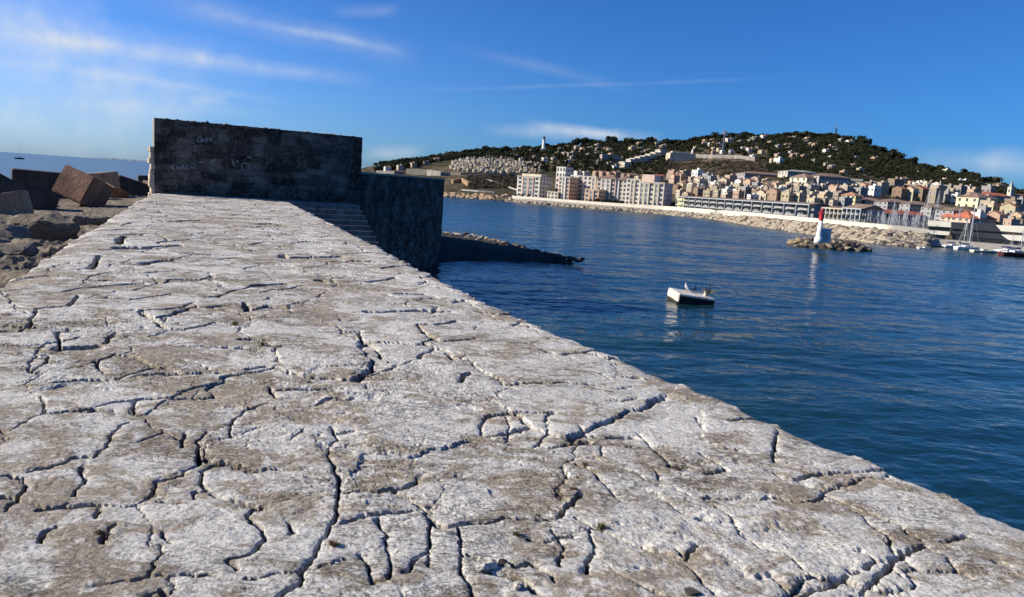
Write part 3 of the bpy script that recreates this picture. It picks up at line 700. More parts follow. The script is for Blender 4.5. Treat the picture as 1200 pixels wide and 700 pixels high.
def cblock(px, py, z, size, ypr, mt, label):
    """ypr: turn of the block from facing us, roll clockwise as seen, pitch towards us (degrees)"""
    P = gp(px, py, z); hd_ = math.atan2(P.x, P.y); yw, rl_, pt_ = [math.radians(a) for a in ypr]
    bm = bmesh.new(); bmesh.ops.create_cube(bm, size=1)
    for v in bm.verts: v.co = Vector((v.co.x*size[0], v.co.y*size[1], v.co.z*size[2]))
    bmesh.ops.bevel(bm, geom=list(bm.edges), offset=.05, segments=2, affect='EDGES')
    bmesh.ops.triangulate(bm, faces=[f for f in bm.faces if f.calc_area() > .5])
    bmesh.ops.subdivide_edges(bm, edges=[e for e in bm.edges if e.calc_length() > .5], cuts=9, use_grid_fill=True)
    Pn = np.array([v.co for v in bm.verts]); d = fbm(Pn[:, 0]*2.3+Pn[:, 2]*1.7, Pn[:, 1]*2.3-Pn[:, 2], 5, int(px+200), .6)*.03
    for v, e in zip(bm.verts, d): v.co += v.co.normalized()*e
    me = bpy.data.meshes.new('concrete_block'); bm.to_mesh(me); bm.free()
    R = Matrix.Rotation(-hd_, 4, 'Z') @ Matrix.Rotation(rl_, 4, 'Y') @ Matrix.Rotation(-pt_, 4, 'X') @ Matrix.Rotation(yw, 4, 'Z')
    o = link('concrete_block', me, mt); o.matrix_world = Matrix.Translation(P) @ R
    tag(o, label, 'concrete block', 'concrete blocks of the sea defence'); return o
cblock(98, 222, 5.6, (1.55, 1.55, 1.3), (52, 26, 4), M_br, 'rust brown concrete block tipped on its edge, the tallest beside the pier')
cblock(54, 222, 5.22, (3.0, 2.4, 1.85), (3, 2, 0), M_gr, 'wide grey brown concrete block with a level top edge against the sea')
cblock(34, 231, 5.3, (1.65, 1.4, .8), (-22, 19, 6), M_gr, 'dark concrete slab block sloping down right with a thin pale top face')
cblock(4, 243, 5.1, (1.5, 1.1, .95), (-14, -12, 3), M_tn, 'tan concrete block cut by the left frame edge, nearest the boulders')
cblock(-16, 219, 5.5, (1.6, 1.6, 1.5), (30, 30, 0), M_gr, 'dark concrete block at the left frame edge behind the slab block')
cblock(113, 219, 5.35, (2.0, 1.9, 1.6), (66, -8, 0), M_tn, 'tan concrete block with a sunlit pointed corner behind the tallest block')
cblock(133, 229, 5.0, (1.1, 1.0, .95), (35, 25, 0), M_br, 'small rust brown block wedged low right of the tallest block')
cblock(153, 220, 5.2, (2.1, 1.9, 1.15), (12, 17, 0), M_gr, 'dark grey concrete block sloping down right, third from the wall end')
cblock(170, 216, 5.2, (1.0, 1.2, 1.4), (4, -3, 0), M_gr, 'dark upright concrete block next to the sunlit end of the wall')
cblock(176, 222, 4.9, (.8, 1.0, 1.2), (50, 10, 0), M_tn, 'small tan concrete block below the sunlit end of the wall')
cblock(-60, 228, 5.2, (2.2, 2.0, 1.9), (40, -20, 0), M_br, 'rust brown concrete block just past the left frame edge')

# loose stones and tufts on the pier
M_loose = M_pier
for i, (x, y, s, lb) in enumerate([(571, 668, .045, 'small pale loose stone lying in the wide crack near the front middle'), (587, 662, .028, 'tiny dark loose stone right of the pale stone in the front crack'), (602, 690, .03, 'small brown stone fragment at the front middle of the pier'),
                                   (810, 697, .03, 'dark knobbly stone at the bottom edge of the photo'), (1010, 694, .06, 'pale flat stone in the pit near the lower right corner'), (648, 603, .018, 'first pebble in the crack under the big smooth slab'), (660, 601, .02, 'second pebble in the crack under the big smooth slab')]):
    P = gp(x, y, ZP); zz = pier_z(P.x, P.y); me = hull_rock(400+i, 14, .6, 1 if s > .04 else 0)
    o = link('loose_stone', me, M_pier if i not in (1, 3) else M_rip_dark); o.location = (P.x, P.y, zz+s*.15); o.scale = (s*1.4, s, s); o.rotation_euler = (0, 0, i); tag(o, lb, 'stone', 'loose stones on the pier')
M_grass = mat('dry_green_grass', (.10, .13, .035), .8, .4, 20, (.16, .13, .05)); M_dry = mat('dry_red_stem', (.16, .085, .045), .9, .4, 20, (.22, .15, .08))
def tuft(px, py, n, s, mt, label):
    P = gp(px, py, ZP); r = random.Random(int(px)); mb = MB(); z0 = pier_z(P.x, P.y)
    for _ in range(n):
        a = r.uniform(0, 6.28); rad = abs(r.gauss(0, .5))*s*1.1; x, y = rad*math.cos(a)*1.1, rad*math.sin(a)*.7; h_ = r.uniform(.4, 1)*s; l = r.uniform(-.8, .8)*s; l2 = r.uniform(-.8, .8)*s; wd = .0018
        p0 = Vector((x, y, -.01)); p1 = Vector((x+l*.4, y+l2*.4, h_*.6)); p2 = Vector((x+l, y+l2, h_))
        sdv = Vector((-l2, l, 0)); sdv = (sdv.normalized() if sdv.length > 0 else Vector((1, 0, 0)))*wd
        mb.add([p0-sdv, p0+sdv, p1+sdv*.8, p1-sdv*.8, p2], [(0, 1, 2, 3), (3, 2, 4)])
    o = mb.build('grass_tuft', mt); o.location = (P.x, P.y, z0); tag(o, label, 'plant', 'tufts growing in the pier cracks')
tuft(276, 382, 150, .05, M_grass, 'green tuft in a pier crack, farthest and leftmost but one'); tuft(308, 407, 90, .05, M_grass, 'sparse green tuft in the crack just nearer than the farthest tuft')
tuft(95, 552, 130, .022, M_grass, 'small green tuft in the crack near the left frame edge'); tuft(515, 618, 160, .022, M_dry, 'reddish dry tuft in the crack near the front middle')
tuft(705, 620, 160, .022, M_grass, 'green tuft in the crack right of the big smooth slab'); tuft(685, 547, 80, .018, M_dry, 'thin dry growth in the crack below the deep dark pit')
tuft(672, 575, 70, .02, M_dry, 'faint dry tuft left of the slanting crack below the deep pit'); tuft(795, 552, 120, .02, M_dry, 'brown dry tuft in the crack on the right third of the pier')
tuft(118, 624, 100, .022, M_dry, 'brown dry tuft near the lower left corner of the pier'); tuft(605, 508+120, 90, .02, M_grass, 'tiny green tuft below the big smooth slab'); tuft(1000-610, 640, 140, .025, M_dry, 'brown dry stems inside the widest crack left of middle')
tuft(755, 640, 110, .02, M_grass, 'green tuft in the long crack nearest the bottom right slabs')

# ================================================================ MOORING FLOAT + BIRDS
M_float = mat('stained_white_paint', (.72, .70, .64), .6, .35, 2.5, (.50, .42, .32), bump=.4)
M_weed = mat('waterline_growth', (.035, .035, .03), .9, .4, 6)
M_dkp = mat('dark_feather', (.018, .018, .02), .6); M_wht = mat('white_feather', (.75, .75, .74), .7); M_beak = mat('yellow_beak', (.6, .35, .05), .5)
FP = gp(800, 356, 0); FD = math.hypot(FP.x, FP.y)
fl = thing('mooring_float', 'white stained boxy mooring float with dark front, tilted on the water', 'float', (FP.x, FP.y, 0))
hd = math.atan2(FP.x, FP.y)                   # heading of the view there
fl.rotation_euler = (math.radians(5), math.radians(5), -hd+math.radians(24))
sc_ = FD/F_PX
bm = bmesh.new()
Lf, Wf, Hf = 46*sc_, 2.3, 14*sc_
vs = [(-.45, 0, -.35), (Lf*.62, 0, -.35), (Lf, 0, .28), (Lf, 0, Hf*.80), (-.45, 0, Hf*.86), (-.45, Wf, -.35), (Lf*.62, Wf*.9, -.35), (Lf, Wf*.75, .28), (Lf, Wf*.75, Hf*.80), (-.45, Wf, Hf*.86)]
vs = [(x, y, z) for x, y, z in vs]; bvs = [bm.verts.new(q_) for q_ in vs]
for f in ((0, 1, 2, 3, 4), (9, 8, 7, 6, 5), (0, 5, 6, 1), (1, 6, 7, 2), (2, 7, 8, 3), (3, 8, 9, 4), (4, 9, 5, 0)): bm.faces.new([bvs[i] for i in f])
bmesh.ops.recalc_face_normals(bm, faces=bm.faces); bmesh.ops.bevel(bm, geom=list(bm.edges), offset=.06, segments=2, affect='EDGES')
me = bpy.data.meshes.new('hull'); bm.to_mesh(me); bm.free(); link('hull', me, M_float, fl)
mb = MB(); mb.box(-.47, Lf*.6, -.012, Wf*.95, -.3, .10); mb.build('waterline_growth', M_weed, fl)
mb = MB(); pg = [(-.38, -.2), (Lf*.6, -.2), (Lf*.95, Hf*.30), (Lf*.95, Hf*.64), (-.38, Hf*.70)]; mb.add([(a, -.015, c) for a, c in pg]+[(a, -.06, c) for a, c in pg], [(0, 1, 2, 3, 4), (9, 8, 7, 6, 5)]+[(i, (i+1) % 5, 5+(i+1) % 5, 5+i) for i in range(5)]); mb.build('front_shade_panel', mat('shade_black', (.02, .02, .02), .7, .4, 5), fl)  # black panel added over the front, painting in its shaded side
mb = MB(); mb.tube((Lf*.80, .9, Hf*.72), (Lf*.80, .9, Hf*.72+.35), .14, .14, 14); mb.tube((Lf*.80, .9, Hf*.72+.35), (Lf*.80, .9, Hf*.72+.42), .2, .2, 14); mb.build('bollard', M_float, fl, True)
def bird(name, loc, s, body, face, label, gull=False, wings=False):
    root = thing(name, label, 'bird', loc, face)
    me = bpy.data.meshes.new('body')
    if gull: J = [(-.32, 0, .20, .03), (-.15, 0, .23, .085), (.02, 0, .27, .11), (.14, 0, .33, .085), (.19, 0, .42, .045), (.21, 0, .47, .055), (.26, 0, .475, .03)]
    else: J = [(-.34, 0, .06, .02), (-.16, 0, .2, .07), (-.02, 0, .34, .11), (.07, 0, .47, .09), (.08, 0, .58, .045), (.04, 0, .70, .035), (.08, 0, .79, .045), (.16, 0, .81, .025)]
    me.from_pydata([j[:3] for j in J], [(i, i+1) for i in range(len(J)-1)], []); ob = link('body', me, body, root)
    sk = ob.modifiers.new('s', 'SKIN'); 
    for j, v in zip(J, me.skin_vertices[0].data): v.radius = (j[3]*.85, j[3]); 
    me.skin_vertices[0].data[2].use_root = True
    ob.modifiers.new('d', 'SUBSURF').levels = 2; ob.modifiers['d'].render_levels = 2
    mb = MB(); 
    for sgn in (-1, 1): mb.tube((0, .04*sgn, .22), (.02, .05*sgn, 0), .012, .01, 6); mb.add([(-.02, .05*sgn, .005), (.09, .05*sgn-.03, .005), (.09, .05*sgn+.03, .005)], [(0, 1, 2)])
    mb.build('legs', M_beak if gull else M_dkp, root)
    hz_ = .47 if gull else .81; hx = .26 if gull else .16
    mb = MB(); mb.tube((hx, 0, hz_), (hx+.10, 0, hz_-.01), .018, .004, 6); mb.build('beak', M_beak, root)
    mb = MB()
    for sgn in (-1, 1):
        if wings: pl = [(.03, .09*sgn, .5), (-.02, .34*sgn, .60), (-.06, .50*sgn, .48), (-.12, .40*sgn, .30), (-.14, .14*sgn, .25)]
        elif gull: pl = [(.10, .10*sgn, .32), (-.1, .115*sgn, .30), (-.36, .05*sgn, .22), (-.1, .10*sgn, .19), (.06, .11*sgn, .23)]
        else: pl = [(.06, .10*sgn, .46), (-.04, .125*sgn, .40), (-.22, .06*sgn, .14), (-.08, .12*sgn, .2), (.02, .12*sgn, .32)]
        q_ = [Vector(a)+Vector((-.012, .012*sgn, 0)) for a in pl]
        mb.add(list(pl)+q_, [(0, 1, 2, 3, 4), (9, 8, 7, 6, 5)]+[(i, (i+1) % 5, 5+(i+1) % 5, 5+i) for i in range(5)])
    mb.build('wing' if not wings else 'spread_wings', mat('grey_wing', (.35, .36, .38), .7) if gull else M_dkp, root)
    root.scale = (s, s, s); return root
fl.scale = (.86, .86, .9)
fl_m = Matrix.Translation(fl.location) @ Euler(fl.rotation_euler).to_matrix().to_4x4() @ Matrix.Diagonal((.86, .86, .9, 1))
def onfl(x, y): return fl_m @ Vector((x, y, Hf*.83))
p = onfl(.75, 1.75); bird('gull', p, 1.0, M_wht, 2.6, 'white gull standing on the back of the mooring float', gull=True).rotation_euler = (0, -.5, 2.6)
p = onfl(1.7, 2.0); bird('cormorant', p, .62, M_dkp, .4, 'small black cormorant in the middle of the mooring float', )
p = onfl(2.3, .6); bird('cormorant', p, .95, M_dkp, .8, 'larger black cormorant drying its wings at the right end of the float', wings=True)
mb = MB(); a = onfl(Lf*.85, 1.2); 
mb.tube((0, 0, .08), (.5, .1, -.15), .03, .025, 6); mb.tube((.5, .1, -.15), (.95, .2, -.42), .025, .02, 6); mb.tube((-.2, 0, .10), (0, 0, .08), .05, .03, 6)
o = mb.build('mooring_rope', M_weed, fl); o.location = (Lf*.85, 1.2, Hf*.83)

# ================================================================ BEACON ISLET
M_white = mat('white_masonry_paint', (.78, .77, .74), .7, .12, 3); M_red = mat('signal_red_paint', (.52, .025, .03), .5, .25, 3); M_glassd = mat('lantern_glass', (.03, .04, .05), .15, .1)
M_pale = mat('pale_grey_render', (.55, .56, .57), .8, .15, 2)
LB = gp(957.5, 293.5, 0); dB = math.hypot(LB.x, LB.y); sB = dB/F_PX; print('beacon', LB, dB)
zb0 = atd(957, 279.5, dB).z; ztp = atd(962, 244.5, dB).z; print('z', zb0, ztp)
Hb = ztp-zb0; lh = thing('beacon_tower', 'small harbour light with white shaft and red lantern on a rock islet', 'lighthouse', (LB.x, LB.y, zb0))
mb = MB(); mb.lathe([(4.4*sB, -.8), (4.4*sB, .1), (3.2*sB, .22), (2.9*sB, Hb*.15), (2.25*sB, Hb*.60)], 28); mb.build('shaft', M_white, lh, True)
mb = MB(); mb.lathe([(2.4*sB, Hb*.60), (2.15*sB, Hb*.80), (3.3*sB, Hb*.815), (3.3*sB, Hb*.835), (2.1*sB, Hb*.84), (2.0*sB, Hb*.86)], 28); mb.build('red_section', M_red, lh)
mb = MB()
for k in range(10):
    a = k*math.pi/5; mb.tube((3.15*sB*math.cos(a), 3.15*sB*math.sin(a), Hb*.835), (3.15*sB*math.cos(a), 3.15*sB*math.sin(a), Hb*.90), .02, .02, 5)
    a2 = a+math.pi/5
    for zq in (.87, .90): mb.tube((3.15*sB*math.cos(a), 3.15*sB*math.sin(a), Hb*zq), (3.15*sB*math.cos(a2), 3.15*sB*math.sin(a2), Hb*zq), .018, .018, 5)
mb.build('railing', M_red, lh)
mb = MB(); mb.lathe([(1.7*sB, Hb*.85), (1.7*sB, Hb*.94)], 16); mb.build('lantern_glass', M_glassd, lh)
mb = MB(); mb.lathe([(2.1*sB, Hb*.94), (1.6*sB, Hb*.965), (.5*sB, Hb*.99), (.3*sB, Hb*1.03), (.1*sB, Hb*1.06)], 16); mb.build('lantern_roof', M_red, lh)
P = atd(965.5, 281, dB+1.5); kh = thing('keeper_hut', 'pale grey flat roofed hut right of the harbour light', 'hut', (P.x, P.y, zb0-.2), math.radians(-10))
mb = MB(); mb.box(-5.5*sB, 5.5*sB, -.9, .9, -.4, 12.2*sB); mb.build('wall', M_pale, kh)
mb = MB(); mb.box(-5.8*sB, 5.8*sB, -.95, .95, 12.2*sB, 12.2*sB+.09); mb.build('roof', M_white, kh)
mb = MB(); mb.box(-.3, .4, -.93, -.905, -.1, 1.1); mb.build('door', mat('blue_grey_door', (.42, .44, .46), .6), kh)
# islet core and rocks
nn = 60; th = np.linspace(0, 2*np.pi, nn, endpoint=False)
ctr = gp(974, 291.5, 0); exl = Vector((1, -.20, 0)).normalized(); half = 50*sB
rings = []
for rr_, z in ((1, -1.0), (.86, .35), (.65, 1.05), (.4, 1.35), (.02, 1.5)):
    a = np.stack([ctr.x + (np.cos(th)*half*rr_)*exl.x - np.sin(th)*4.2*rr_*exl.y + 0*th, ctr.y + 1.5 + np.cos(th)*half*rr_*exl.y + np.sin(th)*4.2*rr_*exl.x, z*min(1, (zb0)/1.5)*np.ones(nn) + fbm(np.cos(th)*3+rr_*3, np.sin(th)*3, 3, 500)*.35], -1); rings.append(a)
V = np.concatenate(rings); Fq = []
for i in range(4):
    for k in range(nn): Fq.append((i*nn+k, i*nn+(k+1) % nn, (i+1)*nn+(k+1) % nn, (i+1)*nn+k))
me = np_mesh('islet', V, Fq); isl = link('islet_ground', me, M_rip_dark); tag(isl, kind='structure')
rr = random.Random(77); rk = []
for i in range(88):
    a = rr.uniform(0, 2*math.pi); q_ = math.sqrt(rr.uniform(.1, 1.0)); ca, sa = math.cos(a)*q_, math.sin(a)*q_
    p = Vector((ctr.x, ctr.y+1.5, 0)) + exl*half*ca*.98 + Vector((-exl.y, exl.x, 0))*4.2*sa
    lim = max(0, 1-q_)
    s = rr.uniform(.45, .95); z = (.15+1.25*min(1, lim*2.2))*min(1, zb0/1.5)
    if (p-Vector((LB.x, LB.y, 0))).length < 1.1 or (p-Vector((kh.location.x, kh.location.y, 0))).length < 1.0: continue
    rk.append((p, s, z, ca))
rk.sort(key=lambda r_: r_[0].x)
rockDk = [hull_rock(250+i, 15, .7, 1) for i in range(4)]
for mm in rockDk: mm.materials.append(M_rip_dark)
M_tr = rock_mat('tan_islet_rock', (.40, .31, .20), (.28, .20, .12), (.14, .10, .07), fine=.5)
rockT = [hull_rock(270+i, 15, .7, 1) for i in range(4)]
for mm in rockT: mm.materials.append(M_tr)
for i, (p, s, z, ca) in enumerate(rk):
    tn = ca < -.45; pl = rr.random() < .3
    me = (rockT if tn else (rockD if pl else rockDk))[i % 4]
    o = bpy.data.objects.new('islet_rock', me); COL.objects.link(o); o.location = (p.x, p.y, z); o.scale = (s, s*.9, s*.75); o.rotation_euler = (rr.uniform(-.4, .4), rr.uniform(-.4, .4), rr.uniform(0, 6))
    tag(o, f"{'tan' if tn else ('pale grey' if pl else 'dark wet')} rock on the beacon islet, {ordw(i+1)} from its left tip", 'rock', 'rocks of the beacon islet')
# ================================================================ FAR LAND
def hdir(px):
    d = ray(px, hy(px)); d.z = 0; return d.normalized()
def azp(px): d = hdir(px); return math.atan2(d.x, d.y)
# px : shore distance, foot height, crest distance, skyline pixel y
T = [(395, 420, 1.0, 520, 203), (430, 400, 1.5, 560, 194), (450, 398, 2, 570, 190), (470, 396, 2, 590, 187), (500, 393, 2, 620, 184), (515, 392, 2, 640, 181), (545, 388, 2.4, 670, 177), (572, 382, 2.4, 720, 174), (605, 368, 2.6, 780, 172.5),
     (640, 362, 2.6, 820, 171), (660, 358, 2.6, 850, 168), (712, 345, 2.6, 900, 164), (765, 330, 2.6, 950, 164), (790, 322, 2.6, 970, 165.5), (837, 300, 2.8, 1030, 158), (888, 270, 3, 1090, 157), (921, 255, 3, 1130, 156),
     (966, 245, 3, 1150, 156.5), (986, 240, 3, 1150, 158.6), (1007, 238, 3, 1150, 165), (1028, 237, 3, 1140, 173.6), (1050, 236, 3, 1130, 182), (1068, 236, 3, 1110, 187.5), (1088, 236, 3, 1080, 196), (1105, 236, 3, 1060, 197),
     (1120, 236, 3, 1040, 203), (1133, 236, 3, 1030, 201), (1148, 236, 3, 1010, 209), (1166, 236, 3, 990, 212.5), (1198, 236, 3, 950, 223.6), (1260, 236, 3, 900, 240), (1400, 240, 3, 800, 262)]
def lin(px, tab): return float(np.interp(px, [a for a, b_ in tab], [b_ for a, b_ in tab]))
WATY = [(560, 229), (600, 236.2), (700, 244.5), (780, 251), (840, 257.5), (900, 267.5), (960, 276), (1040, 287), (1090, 291)]
WTOP = [(560, 226.5), (600, 229.6), (700, 237), (780, 242), (860, 247.8), (940, 255), (1000, 260.5), (1060, 266), (1090, 269.5)]
def wat(px): 
    P = gp(px, lin(px, WATY), 0); return math.hypot(P.x, P.y)
def dw(px): return wat(px) + (8 if px < 800 else 8+(min(px, 1090)-800)/300*7)
Taz = np.array([azp(a[0]) for a in T]); Tds = np.array([max(a[1], dw(a[0])+16) if a[0] >= 600 else a[1] for a in T], float); Tz0 = np.array([a[2] for a in T], float); Tdc = np.array([a[3] for a in T], float)
Tzc = np.array([atd(a[0], a[4]+ (4.0 if 560 < a[0] < 1230 else 2.0), a[3]).z for a in T])
Tpw = np.interp(Taz, [azp(450), azp(560), azp(620), azp(760), azp(900), azp(1200)], [.9, .75, 1.0, 1.0, 1.12, 1.2])
def terr(az, d):
    ds = np.interp(az, Taz, Tds); z0 = np.interp(az, Taz, Tz0); dc = np.interp(az, Taz, Tdc); zc = np.interp(az, Taz, Tzc); pw = np.interp(az, Taz, Tpw)
    t = (d-ds)/(dc-ds)
    z = z0 + (zc-z0)*np.clip(t, 0, 1)**pw
    z = np.where(t > 1, zc*(1-sstep(1, 2.1, t))-2*sstep(1.6, 2.1, t), z)
    z = np.where(t < 0, z0+t*900, z)
    return np.maximum(z, -4)
az = np.linspace(azp(390), azp(1400), 420)
tq = np.concatenate([np.array([-.012, -.004]), np.linspace(0, 1.2, 150), np.linspace(1.25, 2.1, 14)])
AZ, TT = np.meshgrid(az, tq)
dsx = np.interp(AZ, Taz, Tds); dcx = np.interp(AZ, Taz, Tdc); DD = dsx+TT*(dcx-dsx)
ZZ = terr(AZ, DD); X = DD*np.sin(AZ); Y = DD*np.cos(AZ)
ZZ = ZZ + fbm(X*.02, Y*.02, 5, 600)*2.4*np.clip(TT*6, 0, 1) + fbm(X*.12, Y*.12, 3, 610)*.7*np.clip(TT*6, 0, 1)
me = np_mesh('hill', np.stack([X, Y, ZZ], -1).reshape(-1, 3), grid_faces(len(tq), len(az)))
mt, t, b = new_mat('scrub_hillside'); q = NT(t); g = q.n('ShaderNodeNewGeometry'); pos = g.outputs['Position']
n1 = q.noise(pos, .012, 5, .6); n2 = q.noise(pos, .09, 6, .65); n3 = q.noise(pos, .4, 5, .7)
c = q.mix(q.ramp(n1, .4, .6), (.15, .115, .08), (.085, .075, .05)); c = q.mix(q.ramp(n2, .46, .6), c, (.035, .04, .024)); c = q.mix(q.math('MULTIPLY', q.ramp(n3, .56, .7), .6), c, (.28, .25, .2))
t.links.new(c, b.inputs['Base Color']); b.inputs['Roughness'].default_value = 1; b.inputs['Specular IOR Level'].default_value = 0; t.links.new(q.bump(n3, 1, 1.2), b.inputs['Normal'])
hill = link('hill', me, mt, smooth=True); tag(hill, kind='structure')
def hit(px, py):
    d = ray(px, py); h = math.hypot(d.x, d.y); a = math.atan2(d.x, d.y)
    ds = float(np.interp(a, Taz, Tds)); dc = float(np.interp(a, Taz, Tdc))
    D = np.linspace(ds, dc*1.02, 900); zt_ = terr(np.full_like(D, a), D); zr = 7+d.z/h*D
    k = np.nonzero(zt_ >= zr)[0]; D0 = D[k[0]] if len(k) else dc
    P = EYE + d*(D0/h); P.z = float(terr(np.array([a]), np.array([D0]))[0]); return P, D0

# ---- materials
def ocmat(name, rough=.85, var=.18): return mat(name, (1, 1, 1), rough, var, .25, obj_col=True)
M_plaster = ocmat('tinted_plaster'); M_roof = mat('terracotta_tiles', (.34, .175, .11), .9, .4, .5, (.24, .13, .09), bump=.5); M_roofb = mat('weathered_brown_tiles', (.24, .165, .125), .9, .35, .4); M_roofred = mat('red_tiles', (.42, .13, .08), .9, .35, .4)
M_win = mat('dark_window_glass', (.02, .026, .032), .25, .3, .5, spec=.5); M_shut = ocmat('painted_shutters', .7, .1); M_flat = mat('flat_roof_gravel', (.42, .40, .36), .9, .25, .4)
M_glz = mat('blue_green_glazing', (.03, .07, .085), .2, .3, .4, spec=.6); M_frame = mat('pale_blue_frame_paint', (.34, .38, .41), .6, .12, 1); M_balc = mat('pale_balcony_render', (.55, .54, .50), .8, .15, 1); M_yel = mat('pale_yellow_render', (.62, .60, .34), .8, .1, 1)
M_shade = mat('grey_facade_render', (.30, .31, .31), .85, .2, .6); M_prom = mat('pale_promenade_concrete', (.56, .51, .41), .85, .12, .3)

# ---- promenade wall (long) and riprap
stn = list(range(600, 1096, 8)); ipts = []; 
for px in stn:
    P = atd(px, lin(px, WTOP), dw(px)); ipts.append(P)
prom = thing('promenade_wall', 'long pale cream seawall running along the top of the far breakwater', 'seawall', (ipts[0].x, ipts[0].y, 0))
O_ = prom.location
V = []; 
for P in ipts:
    d = Vector((P.x, P.y, 0)).normalized()
    V += [(P.x-O_.x, P.y-O_.y, P.z-2.6), (P.x-O_.x, P.y-O_.y, P.z), (P.x+d.x*3.5-O_.x, P.y+d.y*3.5-O_.y, P.z+.02), (P.x+d.x*3.5-O_.x, P.y+d.y*3.5-O_.y, -1)]
Fq = grid_faces(len(ipts), 4)
me = np_mesh('parapet', V, Fq); link('parapet', me, M_prom, prom)
mb = MB()
for A, B in zip(ipts[:-1], ipts[1:]):
    d = Vector((A.x, A.y, 0)).normalized()*.35; mb.add([(A.x-O_.x, A.y-O_.y, A.z+.02), (B.x-O_.x, B.y-O_.y, B.z+.02), (B.x+d.x-O_.x, B.y+d.y-O_.y, B.z+.14), (A.x+d.x-O_.x, A.y+d.y-O_.y, A.z+.14)], [(0, 1, 2, 3)])
mb.build('capping', M_prom, prom)
rr = random.Random(9); pl = []
for px in np.arange(556, 1092, .42):
    dwt = wat(px); 
    if px < 600: top = .6+1.2*(px-556)/44; dwl = dwt+4
    else: P = atd(px, lin(px, WTOP), dw(px)); top = P.z-(1.9 if px < 870 else 1.2); dwl = dw(px)
    n_ = 4 if px < 850 else 5
    for k in range(n_):
        f = (k+rr.random())/n_; dd = dwt-.6+f*(dwl-dwt+.6); d = hdir(px+rr.uniform(-.3, .3)); s = rr.choice([.4, .5, .6, .7, .9, 1.15])*(1.0 if px > 850 else 1.1)
        pl.append((d.x*dd, d.y*dd, -.2+f*top, s*1.2, s, s*.85, rr.uniform(0, 6), rr.uniform(-.5, .5)))
rip = scatter_mesh('breakwater_rocks', rockP, pl, [M_rip, M_rip_dark], mi_f=lambda i: 1 if (i*7919 % 13 < 3) else 0); tag(rip, 'long bank of broken pale rock sloping from the seawall to the water', 'rock bank', kind='stuff')
# filled ground between riprap and town, plus quay flats
pts_f = []; V = []
for px in list(range(560, 1240, 20)):
    pc = min(px, 1090); d = hdir(px); a = wat(pc)+1.5 if px < 1095 else 196; bq = float(np.interp(azp(px), Taz, Tds))+4
    if px > 965: bq = a+14
    V += [(d.x*a, d.y*a, -.8), (d.x*(a+5), d.y*(a+5), 1.6), (d.x*bq, d.y*bq, 2.2 if px <= 965 else 1.6), (d.x*(bq+.1), d.y*(bq+.1), 2.2 if px <= 965 else -1.)]
me = np_mesh('quay', V, grid_faces(len(V)//4, 4)); qg = link('far_quay_ground', me, mat('quay_ground', (.36, .33, .28), .9, .2, .2)); tag(qg, kind='structure')

# ---- building tools
def frame_obj(name, label, cat, p0, p1, z, group=None):
    d = Vector((p1.x-p0.x, p1.y-p0.y, 0)); o = thing(name, label, cat, (p0.x, p0.y, z), math.atan2(d.y, d.x), group); return o, d.length
WINC = {}
def window_mesh(w_, h_, d_=.06):
    k = (round(w_, 2), round(h_, 2))
    if k not in WINC:
        mb = MB(); mb.box(-w_/2-.08, w_/2+.08, -d_, .02, -.1, 0, 0); mb.box(-w_/2-.08, w_/2+.08, -d_, .02, h_, h_+.08, 0); mb.box(-w_/2-.08, -w_/2, -d_, .02, 0, h_, 0); mb.box(w_/2, w_/2+.08, -d_, .02, 0, h_, 0)
        mb.box(-w_/2, w_/2, -.02, .01, 0, h_, 1); mb.box(-.03, .03, -.035, -.021, 0, h_, 0)
        me = mb.mesh('window'); me.materials.append(M_balc); me.materials.append(M_win); WINC[k] = me
    return WINC[k]
def put_window(parent, x, y, z, w_, h_, rz=0, name='window'):
    o = bpy.data.objects.new(name, window_mesh(w_, h_)); COL.objects.link(o); o.parent = parent; o.location = (x, y, z); o.rotation_euler = (0, 0, rz); return o
def tinted(o, c): o.color = (*c, 1); return o
